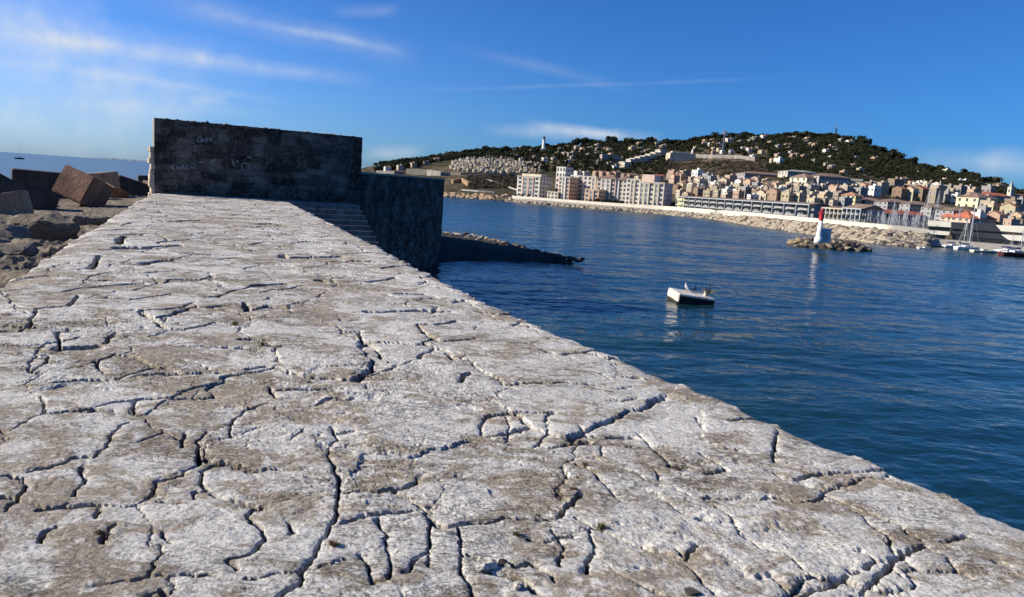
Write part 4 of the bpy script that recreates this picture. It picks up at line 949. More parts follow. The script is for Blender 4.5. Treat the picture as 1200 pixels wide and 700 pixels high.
def apart(label, px0, px1, ptop, color, depth, floors, bays, glz=(), side_w=4, d_off=10, roof='flat', base_z=2.2, trim=None, ext_=None, cat='apartment block', name='apartment_building', dark_side=True):
    """waterfront block with its front along the shore; glz = bays glazed full height"""
    p0 = atd(px0, 230, dw(px0)+d_off); p1 = atd(px1, 235, dw(px1)+d_off)
    zt_ = atd(px0, ptop, dw(px0)+d_off).z; Hh_ = zt_-base_z
    o, L = frame_obj(name, label, cat, p0, p1, base_z)
    mb = MB(); mb.box(0, L, 0, depth, -3, Hh_); tinted(mb.build('wall', M_plaster, o), color)
    fh = Hh_/floors; bw2 = L/bays
    if roof == 'flat':
        mb = MB(); mb.box(-.15, L+.15, -.15, depth+.15, Hh_, Hh_+.35); tinted(mb.build('cornice', M_plaster, o), trim or color)
    else:
        mb = MB(); e = .5; mb.add([(-e, -e, Hh_), (L+e, -e, Hh_), (L+e, depth+e, Hh_), (-e, depth+e, Hh_), (depth*.35, depth/2, Hh_+depth*.2), (L-depth*.35, depth/2, Hh_+depth*.2)], [(0, 1, 5, 4), (1, 2, 5), (2, 3, 4, 5), (3, 0, 4), (0, 3, 2, 1)]); mb.build('roof', M_roofb, o)
    for bnum in range(bays):
        xc = (bnum+.5)*bw2
        if bnum in glz:
            mb = MB(); mb.box(xc-bw2*.38, xc+bw2*.38, -.25, .05, fh*.5, Hh_-fh*.25, 0)
            for k in range(1, 4): mb.box(xc-bw2*.34+bw2*.17*k-.07, xc-bw2*.34+bw2*.17*k+.07, -.33, -.252, fh*.9, Hh_-fh*.25, 1)
            for k in range(1, floors): mb.box(xc-bw2*.37, xc+bw2*.37, -.36, -.2, fh*k+fh*.75, fh*k+fh*.95, 1)
            mb.build('glazed_bay', [M_glz, M_balc], o)
            mb = MB()
            for s_ in (-1, 1): mb.box(xc+s_*bw2*.40-.3, xc+s_*bw2*.40+.3, -.5, .02, 0, Hh_-fh*.1)
            tinted(mb.build('pilasters', M_plaster, o), trim or color)
        else:
            for k in range(floors):
                put_window(o, xc, 0, fh*k+fh*.3, min(bw2*.5, 2.2), fh*.6)
    for k in range(floors):
        for j in range(side_w): put_window(o, L, (j+.5)*depth/side_w, fh*k+fh*.3, 1.1, fh*.5, math.pi/2)
    if ext_:
        for (x0, x1, y0, y1, h0, h1, cc) in ext_:
            mb = MB(); mb.box(x0*L, x1*L, y0, y1, h0+Hh_, h1+Hh_); tinted(mb.build('roof_block', M_plaster, o), cc)
    return o
cream = (.58, .52, .40); pink = (.50, .38, .32); whitec = (.64, .60, .53); peach = (.56, .38, .26); tan_ = (.50, .42, .32)
apart('white and pink waterfront apartment block with tall glazed bay, leftmost on the far shore', 605, 631, 206.5, whitec, 11, 5, 4, glz=(1, 2), d_off=14, trim=pink, ext_=[(.05, .9, 3, 9, .3, 1.6, cream)])
o = apart('tall plain white tower block rising behind the waterfront apartments', 650, 660, 196, (.78, .74, .66), 8, 6, 3, d_off=34)
apart('low cream garage building between the first two waterfront blocks', 641, 653.5, 225, cream, 8, 2, 3, d_off=6, cat='garage', name='garage')
apart('salmon and green waterfront block with a glazed column, second from left', 653.5, 666, 207.5, peach, 9, 6, 3, glz=(1,), d_off=8, trim=whitec)
apart('cream recessed apartment block with small square windows behind the front row', 667, 681, 206, cream, 12, 6, 3, glz=(1,), d_off=18, trim=whitec)
apart('cream apartment block with a dark stairwell bay, set back from the seawall', 682, 697, 207, whitec, 10, 6, 3, glz=(2,), d_off=16, trim=cream)
apart('low salmon shop building with a blue glass corner on the promenade', 685, 701, 222, peach, 9, 3, 3, glz=(1,), d_off=6, cat='shop building', name='shop_building')
apart('pink waterfront block with wide dark glazed bay, left of the arched bay', 698, 720, 209, pink, 11, 6, 4, glz=(1, 2), d_off=14, trim=whitec, roof='hip')
apart('pale waterfront block with tall arched bays under a brown tiled roof', 720, 733, 210.5, cream, 11, 6, 3, glz=(0,), d_off=15, trim=whitec, roof='hip')
apart('cream waterfront block with a tall glazed bay and salmon corner pier', 733, 748, 210, whitec, 11, 6, 3, glz=(1,), d_off=14, trim=cream)
apart('pink and pale blue glazed waterfront block, rightmost of the tall blocks', 749, 777, 213.5, (.60, .53, .47), 11, 5, 5, glz=(0, 1, 3), d_off=12, trim=cream, ext_=[(.05, .55, .3, 8, .3, 3.6, (.66, .50, .40))])

M_balg = mat('grey_balcony_render', (.36, .36, .34), .8, .3, 2)
# ---- long buildings with framed balconies
def bays(name, label, px0, px1, pt0, pt1, n, fl, d_off=9, roof=M_roofb, yellow=False, depth=7, bz=2.0, colr=None, fr=None, hroof=.5, group=None, doff1=None):
    fr = fr or M_frame
    p0 = atd(px0, 240, dw(px0)+d_off); p1 = atd(px1, 245, dw(px1)+(doff1 if doff1 is not None else d_off))
    o, L = frame_obj(name, label, 'apartment block', p0, p1, bz, group)
    h0 = atd(px0, pt0, dw(px0)+d_off).z-bz; h1 = atd(px1, pt1, dw(px1)+(doff1 or d_off)).z-bz; Hh_ = (h0+h1)/2
    mb = MB(); mb.box(0, L, 1.6, depth, -3, Hh_-.15); tinted(mb.build('wall', M_plaster, o), colr or (.30, .31, .30))
    mb = MB(); mb.box(-.2, L+.2, -.15, .25, Hh_-.3, Hh_); mb.build('top_beam', fr, o)
    mb = MB(); mb.add([(-.3, .26, Hh_-.05), (L+.3, .26, Hh_-.05), (L+.3, depth*.55, Hh_+hroof), (-.3, depth*.55, Hh_+hroof), (L+.3, depth+.4, Hh_-.1), (-.3, depth+.4, Hh_-.1)], [(0, 1, 2, 3), (3, 2, 4, 5), (0, 3, 5), (1, 4, 2), (0, 5, 4, 1)]); mb.build('roof', roof, o)
    bw2 = L/n; fh = Hh_/fl
    for k in range(n+1):
        mb = MB(); mb.box(k*bw2-.14, k*bw2+.14, -.12, .2, -.3, Hh_-.301); mb.build('column', fr, o)
    protos = {}
    for k in range(1, fl):
        mb = MB(); mb.box(0, L, .26, 1.6, fh*k-.1, fh*k+.1); mb.build('floor_slab', M_shade, o)
    for k in range(fl):
        for i in range(n):
            key = (yellow and i == 0)
            if key not in protos:
                mb = MB(); R = bw2*.36; m_ = 10
                for q_ in range(m_):
                    a0 = math.pi*q_/m_; a1 = math.pi*(q_+1)/m_
                    pp = [(-R*math.cos(a0), .3-.9*math.sin(a0)), (-R*math.cos(a1), .3-.9*math.sin(a1))]
                    mb.add([(pp[0][0], pp[0][1], 0), (pp[1][0], pp[1][1], 0), (pp[1][0], pp[1][1], fh*.28), (pp[0][0], pp[0][1], fh*.28)], [(0, 1, 2, 3)])
                    mb.add([(pp[0][0], pp[0][1], 0), (pp[1][0], pp[1][1], 0), (0, .3, 0)], [(0, 1, 2)])
                mw = mb.mesh('balcony'); mw.materials.append(M_yel if key else M_balg); 
                mb = MB(); mb.box(-bw2*.30, bw2*.30, 1.53, 1.597, 0, fh*.72, 0)
                mb.box(-.06, .06, 1.49, 1.528, 0, fh*.72, 1)
                mg = mb.mesh('window'); mg.materials.append(M_win); mg.materials.append(M_balc); protos[key] = (mw, mg)
            if n*fl > 95 and False: continue
            for nm, me_ in zip(('balcony', 'window'), protos[key]):
                ob = bpy.data.objects.new(nm, me_); COL.objects.link(ob); ob.parent = o; ob.location = (bw2*(i+.5), 0, fh*k+.12)
    if yellow:
        mb = MB(); mb.box(-.5, bw2*1.0-.2, .9, 1.599, 0, Hh_-.31); mb.build('yellow_bay', M_yel, o)
    return o
bays('long_apartment_building', 'long low grey apartment building with pale frame, curved balconies and a yellow left end', 792, 948, 228.8, 241.2, 15, 3, d_off=17, doff1=13, yellow=True, colr=(.22, .23, .23))
bays('long_apartment_building', 'second framed apartment building, with cream pillars, just right of the beacon', 964, 988, 242.5, 245, 5, 3, colr=(.33, .29, .22), fr=mat('cream_pillar', (.5, .45, .34), .8))
bays('long_apartment_building', 'framed apartment building with a brown tiled roof right of the cream pillared one', 988.5, 1009, 242.6, 245.2, 4, 3, colr=(.26, .27, .28), hroof=1.2)
bays('long_apartment_building', 'long marina side apartment building with red tiled roof behind the yacht masts', 1010, 1087, 247, 254.5, 12, 3, roof=M_roofred, d_off=14, doff1=34, colr=(.24, .27, .30), hroof=1.0)

# ---- small houses
PROT = []
def house_proto(w_, d_, h_, kind, seed):
    r = random.Random(seed); mb = MB(); parts = []
    wall = MB(); e = .28
    if kind == 'gable':
        rh = d_*.23; wall.add([(0, 0, -4), (w_, 0, -4), (w_, d_, -4), (0, d_, -4), (0, 0, h_), (w_, 0, h_), (w_, d_, h_), (0, d_, h_), (0, d_/2, h_+rh), (w_, d_/2, h_+rh)], [(0, 1, 5, 4), (1, 2, 6, 9, 5), (2, 3, 7, 6), (3, 0, 4, 8, 7), (0, 3, 2, 1)])
        rf = MB(); a = rh*e/(d_/2)
        rf.add([(-e, -e, h_-a), (w_+e, -e, h_-a), (w_+e, d_/2, h_+rh), (-e, d_/2, h_+rh), (w_+e, d_+e, h_-a), (-e, d_+e, h_-a)] + [(-e, -e, h_-a+.16), (w_+e, -e, h_-a+.16), (w_+e, d_/2, h_+rh+.16), (-e, d_/2, h_+rh+.16), (w_+e, d_+e, h_-a+.16), (-e, d_+e, h_-a+.16)],
               [(6, 7, 8, 9), (9, 8, 10, 11), (0, 3, 2, 1), (3, 5, 4, 2), (0, 1, 7, 6), (5, 11, 10, 4), (1, 2, 8, 7), (2, 4, 10, 8), (0, 6, 9, 3), (3, 9, 11, 5)])
        ch = MB(); cx_ = w_*r.uniform(.2, .8); ch.box(cx_, cx_+.5, d_*.3, d_*.3+.5, h_, h_+rh+1.0)
    elif kind == 'hip':
        rh = min(w_, d_)*.26; wall.box(0, w_, 0, d_, -4, h_); rf = MB(); k = min(w_, d_)*.45
        A = (k, d_/2) if w_ >= d_ else (w_/2, k); B = (w_-k, d_/2) if w_ >= d_ else (w_/2, d_-k)
        if w_ >= d_: rf.add([(-e, -e, h_), (w_+e, -e, h_), (w_+e, d_+e, h_), (-e, d_+e, h_), (*A, h_+rh), (*B, h_+rh)], [(0, 1, 5, 4), (1, 2, 5), (2, 3, 4, 5), (3, 0, 4), (0, 3, 2, 1)])
        else: rf.add([(-e, -e, h_), (w_+e, -e, h_), (w_+e, d_+e, h_), (-e, d_+e, h_), (*A, h_+rh), (*B, h_+rh)], [(0, 1, 4), (1, 2, 5, 4), (2, 3, 5), (3, 0, 4, 5), (0, 3, 2, 1)])
        ch = MB(); ch.box(w_*.65, w_*.65+.5, d_*.4, d_*.4+.5, h_, h_+rh+.7)
    else:
        wall.box(0, w_, 0, d_, -4, h_); rf = MB(); rf.box(-.12, w_+.12, -.12, d_+.12, h_, h_+.22); ch = MB(); ch.box(w_*.55, w_*.85, d_*.4, d_*.75, h_+.22, h_+1.6)
    wme = wall.mesh('wall'); wme.materials.append(M_plaster); rme = rf.mesh('roof'); cme = ch.mesh('chimney'); cme.materials.append(M_plaster)
    wins = []; fl_ = max(1, int(h_/2.9)); nb = max(1, int(w_/2.4)); nbd = max(1, int(d_/3.0))
    for k in range(fl_):
        for i in range(nb): wins.append(((i+.5)*w_/nb, 0, k*h_/fl_+.9, 0))
        for i in range(nbd): wins.append((0, (i+.5)*d_/nbd, k*h_/fl_+.9, -math.pi/2))
    return dict(w=w_, d=d_, h=h_, wall=wme, roof=rme, ch=cme, wins=wins, kind=kind)
for i, (a, b2, c2, k) in enumerate([(7, 7, 5.8, 'gable'), (9, 7, 6.2, 'gable'), (6, 8, 8.6, 'gable'), (8, 8, 5.8, 'hip'), (10, 8, 8.6, 'hip'), (7, 6, 5.6, 'flat'), (10, 7, 8.6, 'flat'), (6, 6, 8.6, 'flat'), (12, 8, 6, 'gable'), (7, 9, 6, 'hip')]):
    PROT.append(house_proto(a, b2, c2, k, i))
RM = {}
def roof_me(p, mt_):
    k = (id(p), mt_.name)
    if k not in RM:
        m_ = p['roof'].copy(); m_.materials.clear(); m_.materials.append(mt_); RM[k] = m_
    return RM[k]
WM = {}
def win_small():
    if 'w' not in WM:
        mb = MB(); mb.box(-.42, .42, -.03, .01, 0, 1.25, 1); mb.box(-.80, -.43, -.07, .01, -.04, 1.29, 0); mb.box(.43, .80, -.07, .01, -.04, 1.29, 0); mb.box(-.5, .5, -.10, .01, -.12, -.005, 2)
        me_ = mb.mesh('window'); [me_.materials.append(x) for x in (M_shut, M_win, M_balc)]; WM['w'] = me_
    return WM['w']
WALLC = [('cream', (.46, .39, .29)), ('white', (.72, .68, .60)), ('peach', (.40, .27, .19)), ('pale yellow', (.44, .38, .25)), ('pale orange', (.43, .31, .21)), ('grey', (.26, .26, .25)), ('brown', (.22, .16, .11)), ('sand', (.36, .30, .22)), ('stone', (.27, .23, .18))]
SHC = [(.15, .22, .2), (.3, .33, .36), (.28, .16, .1), (.5, .5, .48)]
HOUSES = {}
hr = random.Random(31)
def house(zone, px, py, wpx, kinds, walls, roofs, sc=None, windows=True, rot=None, hmul=1.0):
    P, D = hit(px, py); want = wpx*D/F_PX
    p = min([PROT[i] for i in kinds], key=lambda q_: abs(q_['w']+.25*q_['d']-want)+hr.uniform(0, 1.5)); s = sc or max(.55, min(1.6, want/(p['w']+.25*p['d'])))
    wn, wc = hr.choice(walls); 
    rn, rm_ = ('flat roof', M_flat) if p['kind'] == 'flat' else hr.choice(roofs)
    o = thing('house', 'x', 'house', (P.x, P.y, P.z-.3), rot if rot is not None else math.radians(22+hr.gauss(0, 9)), zone[1])
    o.location.x -= s*p['w']*.5; o.scale = (s, s, s*hmul)
    a = bpy.data.objects.new('wall', p['wall']); COL.objects.link(a); a.parent = o; a.color = (*wc, 1)
    rf_ = bpy.data.objects.new('roof', roof_me(p, rm_)); COL.objects.link(rf_); rf_.parent = o
    c_ = bpy.data.objects.new('chimney' if p['kind'] != 'flat' else 'roof_room', p['ch']); COL.objects.link(c_); c_.parent = rf_; c_.color = (*wc, 1)
    if windows:
        sc_c = hr.choice(SHC)
        for (x, y, z, rz) in p['wins']:
            q_ = bpy.data.objects.new('window', win_small()); COL.objects.link(q_); q_.parent = o; q_.location = (x, y, z); q_.rotation_euler = (0, 0, rz); q_.color = (*sc_c, 1)
    HOUSES.setdefault(zone, []).append((px, o, wn, rn, p))
    return o
RF_OLD = [('weathered tiled roof', M_roofb), ('terracotta roof', M_roof), ('weathered tiled roof', M_roofb)]; RF_RED = [('red tiled roof', M_roofred), ('terracotta roof', M_roof)]
# old town rows behind the long building
UP = [(782, 206), (800, 207), (830, 210), (860, 214), (900, 218), (940, 219.5), (1000, 221), (1050, 220), (1090, 222), (1130, 229), (1210, 240)]
LO = [(782, 228), (800, 231.5), (860, 236.5), (940, 243), (1000, 246), (1040, 252), (1110, 261), (1160, 269), (1210, 274)]
names = ['topmost', 'second', 'third', 'fourth', 'fifth', 'sixth', 'lowest']
OLDG = 'houses of the old town'
for r_ in range(7):
    f = (r_+.35)/7.0; px = 786+r_*2.3
    zone = (f'{names[r_]} old town row', OLDG)
    while px < 1206:
        wpx = hr.uniform(6.5, 12)*(1+.15*(px-780)/400); py = lin(px, UP)*(1-f)+lin(px, LO)*f + hr.uniform(-2.4, 2.4)
        skip = (938 < px < 1012 and py < 226) or (1165 < px < 1196 and py < 245) or (1008 < px < 1152 and py > lin(px, [(1008, 233), (1040, 232), (1110, 239), (1152, 243)]))
        if not skip: house(zone, px, py+1.5, wpx, (0, 1, 2, 3, 4, 9, 8, 5, 6, 7), WALLC, RF_OLD if px < 1000 else RF_OLD+RF_RED, hmul=hr.uniform(.7, 1.1))
        px += wpx*hr.uniform(1.0, 1.55)
# houses right behind the tall waterfront blocks
zone = ('row behind the waterfront blocks', 'houses behind the waterfront blocks')
for px, py in ((672, 203.5), (680, 204), (688, 204), (702, 205), (710, 205.5), (718, 206), (726, 206), (735, 208), (742, 209), (773, 209), (752, 210), (762, 211)): house(zone, px, py+3, hr.uniform(9, 12), (0, 1, 3, 4, 6), WALLC[:4]+WALLC[7:], RF_OLD+RF_RED[:1], hmul=.85)
# villas on the hill
zl = ('western hill', 'villas on the hillside')
for px, py, wpx in ((595, 178, 6), (604, 179, 6), (613, 177.5, 7), (624, 179.5, 6), (606, 185.5, 5), (602, 184, 4), (643, 180, 5), (655, 182.5, 6), (657, 177, 5), (664, 183, 4), (678, 178, 9), (686, 176.5, 6), (694, 177, 7), (683, 181, 6), (691, 184, 5), (698, 181, 6), (701, 177, 4), (640, 191, 8), (650, 189, 5), (672, 187, 5), (706, 183, 5), (666, 192, 6), (455, 202, 6), (443, 199.5, 7), (470, 199, 5), (486, 196, 4), (512, 191, 5), (500, 194, 5), (612, 190, 4), (628, 187, 6), (703, 193, 6), (716, 195, 6), (722, 199, 5), (712, 189, 8), (730, 189, 6)):
    house(zl, px, py, wpx, (0, 3, 5, 6), WALLC[:5]+WALLC[7:]+[WALLC[1]], RF_OLD, windows=wpx > 5)
zc_ = ('central ridge', 'villas on the hillside')
for px, py, wpx in ((735, 169.5, 6), (767, 168.5, 8), (771, 171, 6), (803, 168, 5), (797, 170, 5), (837, 168, 6), (833, 171, 5), (856, 169.5, 9), (843, 172, 6), (826, 172, 7), (838, 177, 6), (848, 180, 5), (858, 180, 6), (872, 178, 7), (880, 180, 8), (866, 177, 5), (884, 186, 5), (881, 168, 6), (886, 167, 6), (912, 162, 5), (930, 166, 7), (933, 164, 5), (905, 170, 6), (951, 161, 6), (958, 160.5, 5), (948, 166, 6), (924, 173, 6), (926, 177, 6), (928, 181, 5), (914, 186, 8), (931, 185, 6), (907, 191.5, 7), (918, 193.5, 11), (944, 186, 5), (957, 192, 5), (988, 167, 6), (998, 171.5, 8), (1050, 199, 4), (1028, 191, 8), (978, 200, 8), (970, 196, 5), (1010, 203, 8), (992, 206, 6), (1003, 198, 6)):
    house(zc_, px, py, wpx, (0, 3, 5, 6), WALLC[:4]+WALLC[7:]+[WALLC[1]]*2, RF_OLD, windows=wpx > 5)
for _ in range(34):
    px = hr.uniform(805, 1030); py = hr.uniform(lin(px, [(805, 168), (900, 163), (960, 163), (1030, 186)]), lin(px, [(805, 180), (880, 184), (1030, 205)])); house(zc_, px, py, hr.uniform(4.5, 7), (0, 3, 5, 6), WALLC, RF_OLD, windows=False)
for _ in range(30):
    px = hr.uniform(640, 782); py = hr.uniform(172, lin(px, [(640, 192), (782, 180)])); house(zl, px, py, hr.uniform(4.5, 7), (0, 3, 5, 6), WALLC, RF_OLD, windows=False)
zr_ = ('eastern slope', 'villas on the hillside')
for px, py, wpx in ((1056, 199.5, 5), (1078, 205, 4), (1112, 204, 7), (1110, 214, 3), (1127, 216, 7), (1134, 215, 6), (1147, 216.5, 6), (1158, 220, 5), (1175, 224.5, 11), (1060, 216, 9), (1070, 219, 7), (1085, 219, 8), (1100, 223, 9), (1095, 216, 6), (1140, 227, 10), (1120, 228, 9), (1155, 230, 9)):
    house(zr_, px, py, wpx, (0, 3, 5, 6, 8), WALLC[:4]+[WALLC[1]]*2, RF_OLD+RF_RED, windows=wpx > 5)
for (zn, gr_), lst in HOUSES.items():
    lst.sort(key=lambda a: a[0])
    for i, (px, o, wn, rn, p) in enumerate(lst):
        st_ = 'tall' if p['h'] > 7 else 'low'
        o['label'] = f'{wn} house, {rn}, {ordw(i+1)} from left in {zn}'

# ---- landmark buildings
def block(name, label, cat, px, py, L, D_, Hh_, rz, col, roof=None, rh=1.8, nf=2, nb=6, gable=False, windows=True, nbd=3):
    P, Dd = hit(px, py); o = thing(name, label, cat, (P.x, P.y, P.z-.4), math.radians(rz))
    mb = MB(); mb.box(0, L, 0, D_, -6, Hh_); tinted(mb.build('wall', M_plaster, o), col)
    if roof:
        mb = MB(); e = .4; k = min(D_*.45, L*.4) if not gable else -e
        mb.add([(-e, -e, Hh_), (L+e, -e, Hh_), (L+e, D_+e, Hh_), (-e, D_+e, Hh_), (k, D_/2, Hh_+rh), (L-k, D_/2, Hh_+rh)], [(0, 1, 5, 4), (1, 2, 5), (2, 3, 4, 5), (3, 0, 4), (0, 3, 2, 1)]); mb.build('roof', roof, o)
    else:
        mb = MB(); mb.box(-.15, L+.15, -.15, D_+.15, Hh_, Hh_+.3); mb.build('roof', M_flat, o)
    if windows:
        fh = Hh_/nf
        for k in range(nf):
            for i in range(nb): put_window(o, (i+.5)*L/nb, 0, k*fh+fh*.3, 1.2, fh*.5)
            for i in range(nbd): put_window(o, 0, (i+.5)*D_/nbd, k*fh+fh*.3, 1.2, fh*.5, -math.pi/2)
    return o
def wpxm(px, py, w_): return w_*hit(px, py)[1]/F_PX
s1 = hit(875, 212)[1]/F_PX
block('hospital_building', 'long shaded building with many windows and a pale tiled roof above the old town', 'building', 872, 211, 58*s1*1.0, 12, 8.5*s1, 8, (.34, .33, .32), M_roofb, 1.5, 2, 20)
s1 = hit(925, 212)[1]/F_PX
block('hospital_building', 'second long building with a cream roof edge right of the shaded one', 'building', 922, 211.5, 34*s1, 12, 11*s1, 6, (.50, .46, .38), M_flat, 1.0, 2, 10)
s1 = hit(955, 221)[1]/F_PX
block('school_building', 'large cream building with sunlit left gable and long shaded front', 'building', 944, 222, 18*s1, 11, 13*s1, 25, (.66, .60, .46), M_roofb, 2.2, 3, 4)
block('school_building', 'large long building with shaded window rows right of the sunlit gable', 'building', 958, 222, 36*s1, 13, 15*s1, 8, (.42, .40, .37), M_roofb, 1.8, 3, 10)
block('school_building', 'cream three storey building with small window row on the right of the long one', 'building', 991, 221.5, 15*s1, 9, 11*s1, -28, (.72, .66, .50), None, 1.6, 3, 6)
s1 = hit(1007, 243)[1]/F_PX
block('corner_house', 'tall yellow corner house with red tiled roof above the framed apartments', 'house', 1001, 243, 9*s1, 7, 13*s1, 22, (.66, .54, .28), M_roof, 1.4, 3, 2)
for (px, py, w_, h_, lb) in ((1022, 239, 20, 9, 'first'), (1047, 244, 28, 12, 'second'), (1073, 248, 27, 13, 'third'), (1098, 252, 26, 13, 'fourth'), (1124, 256, 26, 13, 'fifth')):
    s1 = hit(px, py+5)[1]/F_PX
    block('terrace_building', f'{lb} from left of the large blue grey shaded quayside buildings behind the red roofs', 'building', px-8, py+5, w_*s1, 10, h_*s1, 4, (.30, .30, .31), M_roofb, 1.2, 3, 9)
# terraced flats
base_l = [(741, 190), (746, 189), (752, 187), (758, 186), (764, 184), (770, 182), (776, 179), (734, 193)]
for i, (px, py) in enumerate(sorted(base_l)):
    s1 = hit(px, py+4)[1]/F_PX
    o = block('terraced_flats', f'cream stepped hillside flats with open balconies, {ordw(i+1)} from the left of the cascade', 'apartment block', px-3, py+4, 8*s1, 8, 7.5*s1, 22, (.68, .60, .46), None, 1, 3, 3)
    mb = MB()
    for k in range(3): mb.box(-.2, 8*s1+.2, -1.3, -.01, k*7.5*s1/3-.15, k*7.5*s1/3+.7)
    tinted(mb.build('balconies', M_plaster, o), (.66, .56, .44)); o['group'] = 'stepped hillside flats'
s1 = hit(720, 190)[1]/F_PX
o = block('balcony_block', 'long low pinkish block with dark balcony bands above the waterfront apartments', 'apartment block', 705, 190, 22*s1, 9, 9*s1, 6, (.42, .34, .30), None, 1, 3, 9)
# fort with turret and long wall
s1 = hit(800, 188)[1]/F_PX
P, Dd = hit(785, 189); M_fort = mat('fort_limestone', (.50, .43, .32), .9, .25, .3, bump=.4)
o = thing('hill_fort', 'pale stone fort on the hillside with sloped walls and a slim turret', 'fort', (P.x, P.y, P.z-2), math.radians(5))
Lf_ = 27*s1; mb = MB(); h_ = 12*s1
mb.add([(-1.5, -1.5, -6), (Lf_+1.5, -1.5, -6), (Lf_+1.5, 14, -6), (-1.5, 14, -6), (0, 0, h_), (Lf_, 0, h_), (Lf_, 13, h_), (0, 13, h_)], [(0, 1, 5, 4), (1, 2, 6, 5), (2, 3, 7, 6), (3, 0, 4, 7), (4, 5, 6, 7)])
mb.box(-3*s1, 0, -.5, 9, -6, h_*.45); mb.build('rampart', M_fort, o)
mb = MB(); mb.box(Lf_*.1, Lf_*.75, 2, 8, h_, h_+2*s1); mb.build('barracks', M_fort, o)
mb = MB(); mb.lathe([(1.3*s1, h_-.3), (1.2*s1, h_+3.5*s1), (.1, h_+6*s1)], 12, c=(Lf_-1.5, 1.5)); mb.build('turret', M_white, o, True)
def ground_wall(label, pts, hpx, mt_, name='retaining_wall', th_=1.0, down=3):
    Ps = [hit(*p)[0] for p in pts]; s_ = hit(*pts[0])[1]/F_PX; mb = MB(); c0 = Ps[0]
    for a, b2 in zip(Ps[:-1], Ps[1:]):
        d = Vector((b2.x-a.x, b2.y-a.y, 0)).normalized(); n_ = Vector((-d.y, d.x, 0))*th_; a1 = a-c0; b1 = b2-c0; hh = hpx*s_
        v = [a1+Vector((0, 0, -down)), b1+Vector((0, 0, -down)), b1+n_+Vector((0, 0, -down)), a1+n_+Vector((0, 0, -down)), a1+Vector((0, 0, hh)), b1+Vector((0, 0, hh)), b1+n_+Vector((0, 0, hh)), a1+n_+Vector((0, 0, hh))]
        mb.add(v, [(0, 1, 5, 4), (1, 2, 6, 5), (2, 3, 7, 6), (3, 0, 4, 7), (4, 5, 6, 7)])
    o = mb.build(name, mt_); o.location = c0; tag(o, label, 'wall'); return o
M_gw = mat('grey_stone_wall', (.26, .24, .21), .9, .3, .3, bump=.4); M_ow = mat('orange_ochre_wall', (.36, .24, .14), .9, .25, .3); M_pw = mat('pale_wall', (.62, .58, .50), .9, .15, .3)
ground_wall('long grey fort wall running right from the hill fort turret', [(815, 186), (835, 187), (860, 187.5), (884, 190)], 5, M_gw)
ground_wall('grey road wall below the cemetery tombs', [(508, 205), (540, 204.5), (575, 205), (606, 206)], 1.8, mat('road_wall', (.30, .28, .24), .9, .2, .3))
ground_wall('sunlit orange retaining wall left of the dark scrub', [(531, 216), (540, 214), (548, 219)], 5, M_ow, th_=1.5)
ground_wall('pale coast road parapet slanting down to the first apartment block', [(562, 208.5), (580, 214), (596, 220), (606, 223.5)], .9, M_pw)
ground_wall('white low seafront wall above the small beach', [(541, 223.5), (560, 225), (579, 226.5)], 1.6, M_pw)
ground_wall('grey stone barrier wall with a round bastion left of the orange wall', [(476, 203), (500, 204), (516, 207)], 5, M_gw, th_=6)
ground_wall('pale flat roofed shed wall seen just above the bastion coping', [(441, 203), (462, 204)], 3, M_gw, th_=8)
# sandy cove cliff: tan rocks
pl = []
for i in range(260):
    px = hr.uniform(517, 604); d = hdir(px); a = lin(px, [(517, 383), (560, 376), (604, 362)]); dd = a+hr.uniform(0, 16); f = (dd-a)/16; s = hr.uniform(.8, 2.0)
    pl.append((d.x*dd, d.y*dd, -.3+f*2.6, s*1.4, s, s*.8, hr.uniform(0, 6), hr.uniform(-.4, .4)))
M_tanr = mat('tan_cliff_rock', (.42, .30, .18), .9, .35, .3, bump=.5)
rc = scatter_mesh('cove_rocks', rockP, pl, [M_tanr, M_rip_dark], mi_f=lambda i: 1 if (pl[i][0]/pl[i][1] > -.035 and i % 4) else 0); tag(rc, 'tan and dark rocks round the small cove under the cemetery', 'rocks', kind='stuff')
# cemetery tombs
tb = MB(); tb.box(-.5, .5, -.35, .35, -.5, .5); tb.add([(-.5, -.4, .5), (.5, -.4, .5), (.5, .4, .5), (-.5, .4, .5), (-.5, 0, .8), (.5, 0, .8)], [(0, 1, 5, 4), (2, 3, 4, 5), (0, 4, 3), (1, 2, 5)]); tb1 = tb.mesh('t1')
tb = MB(); tb.box(-.6, .6, -.3, .3, -.5, .3); tb.box(-.08, .08, -.08, .08, .3, 1.0); tb.box(-.3, .3, -.07, .07, .68, .8); tb2 = tb.mesh('t2')
pl = []
for i in range(620):
    px = hr.uniform(528, 634); top = lin(px, [(528, 190), (545, 187), (570, 184), (600, 187), (634, 194)]); bot = lin(px, [(528, 199), (560, 202.5), (600, 202.5), (634, 203.5)])
    P, Dd = hit(px, hr.uniform(top, bot)); s = hr.choice([1.2, 1.6, 2.2]); pl.append((P.x, P.y, P.z, s, s, s*hr.uniform(.8, 1.4), math.radians(22)+hr.choice([0, 1.57]), 0))
cm = scatter_mesh('cemetery_tombs', [tb1, tb2], pl, [mat('tomb_stone', (.36, .33, .27), .85, .2, .4), mat('tomb_stone_warm', (.34, .27, .19), .85, .2, .4)], mi_f=lambda i: i % 3 == 0)
tag(cm, 'crowded pale tombs of the hillside cemetery above the coast road', 'tombs', kind='stuff')

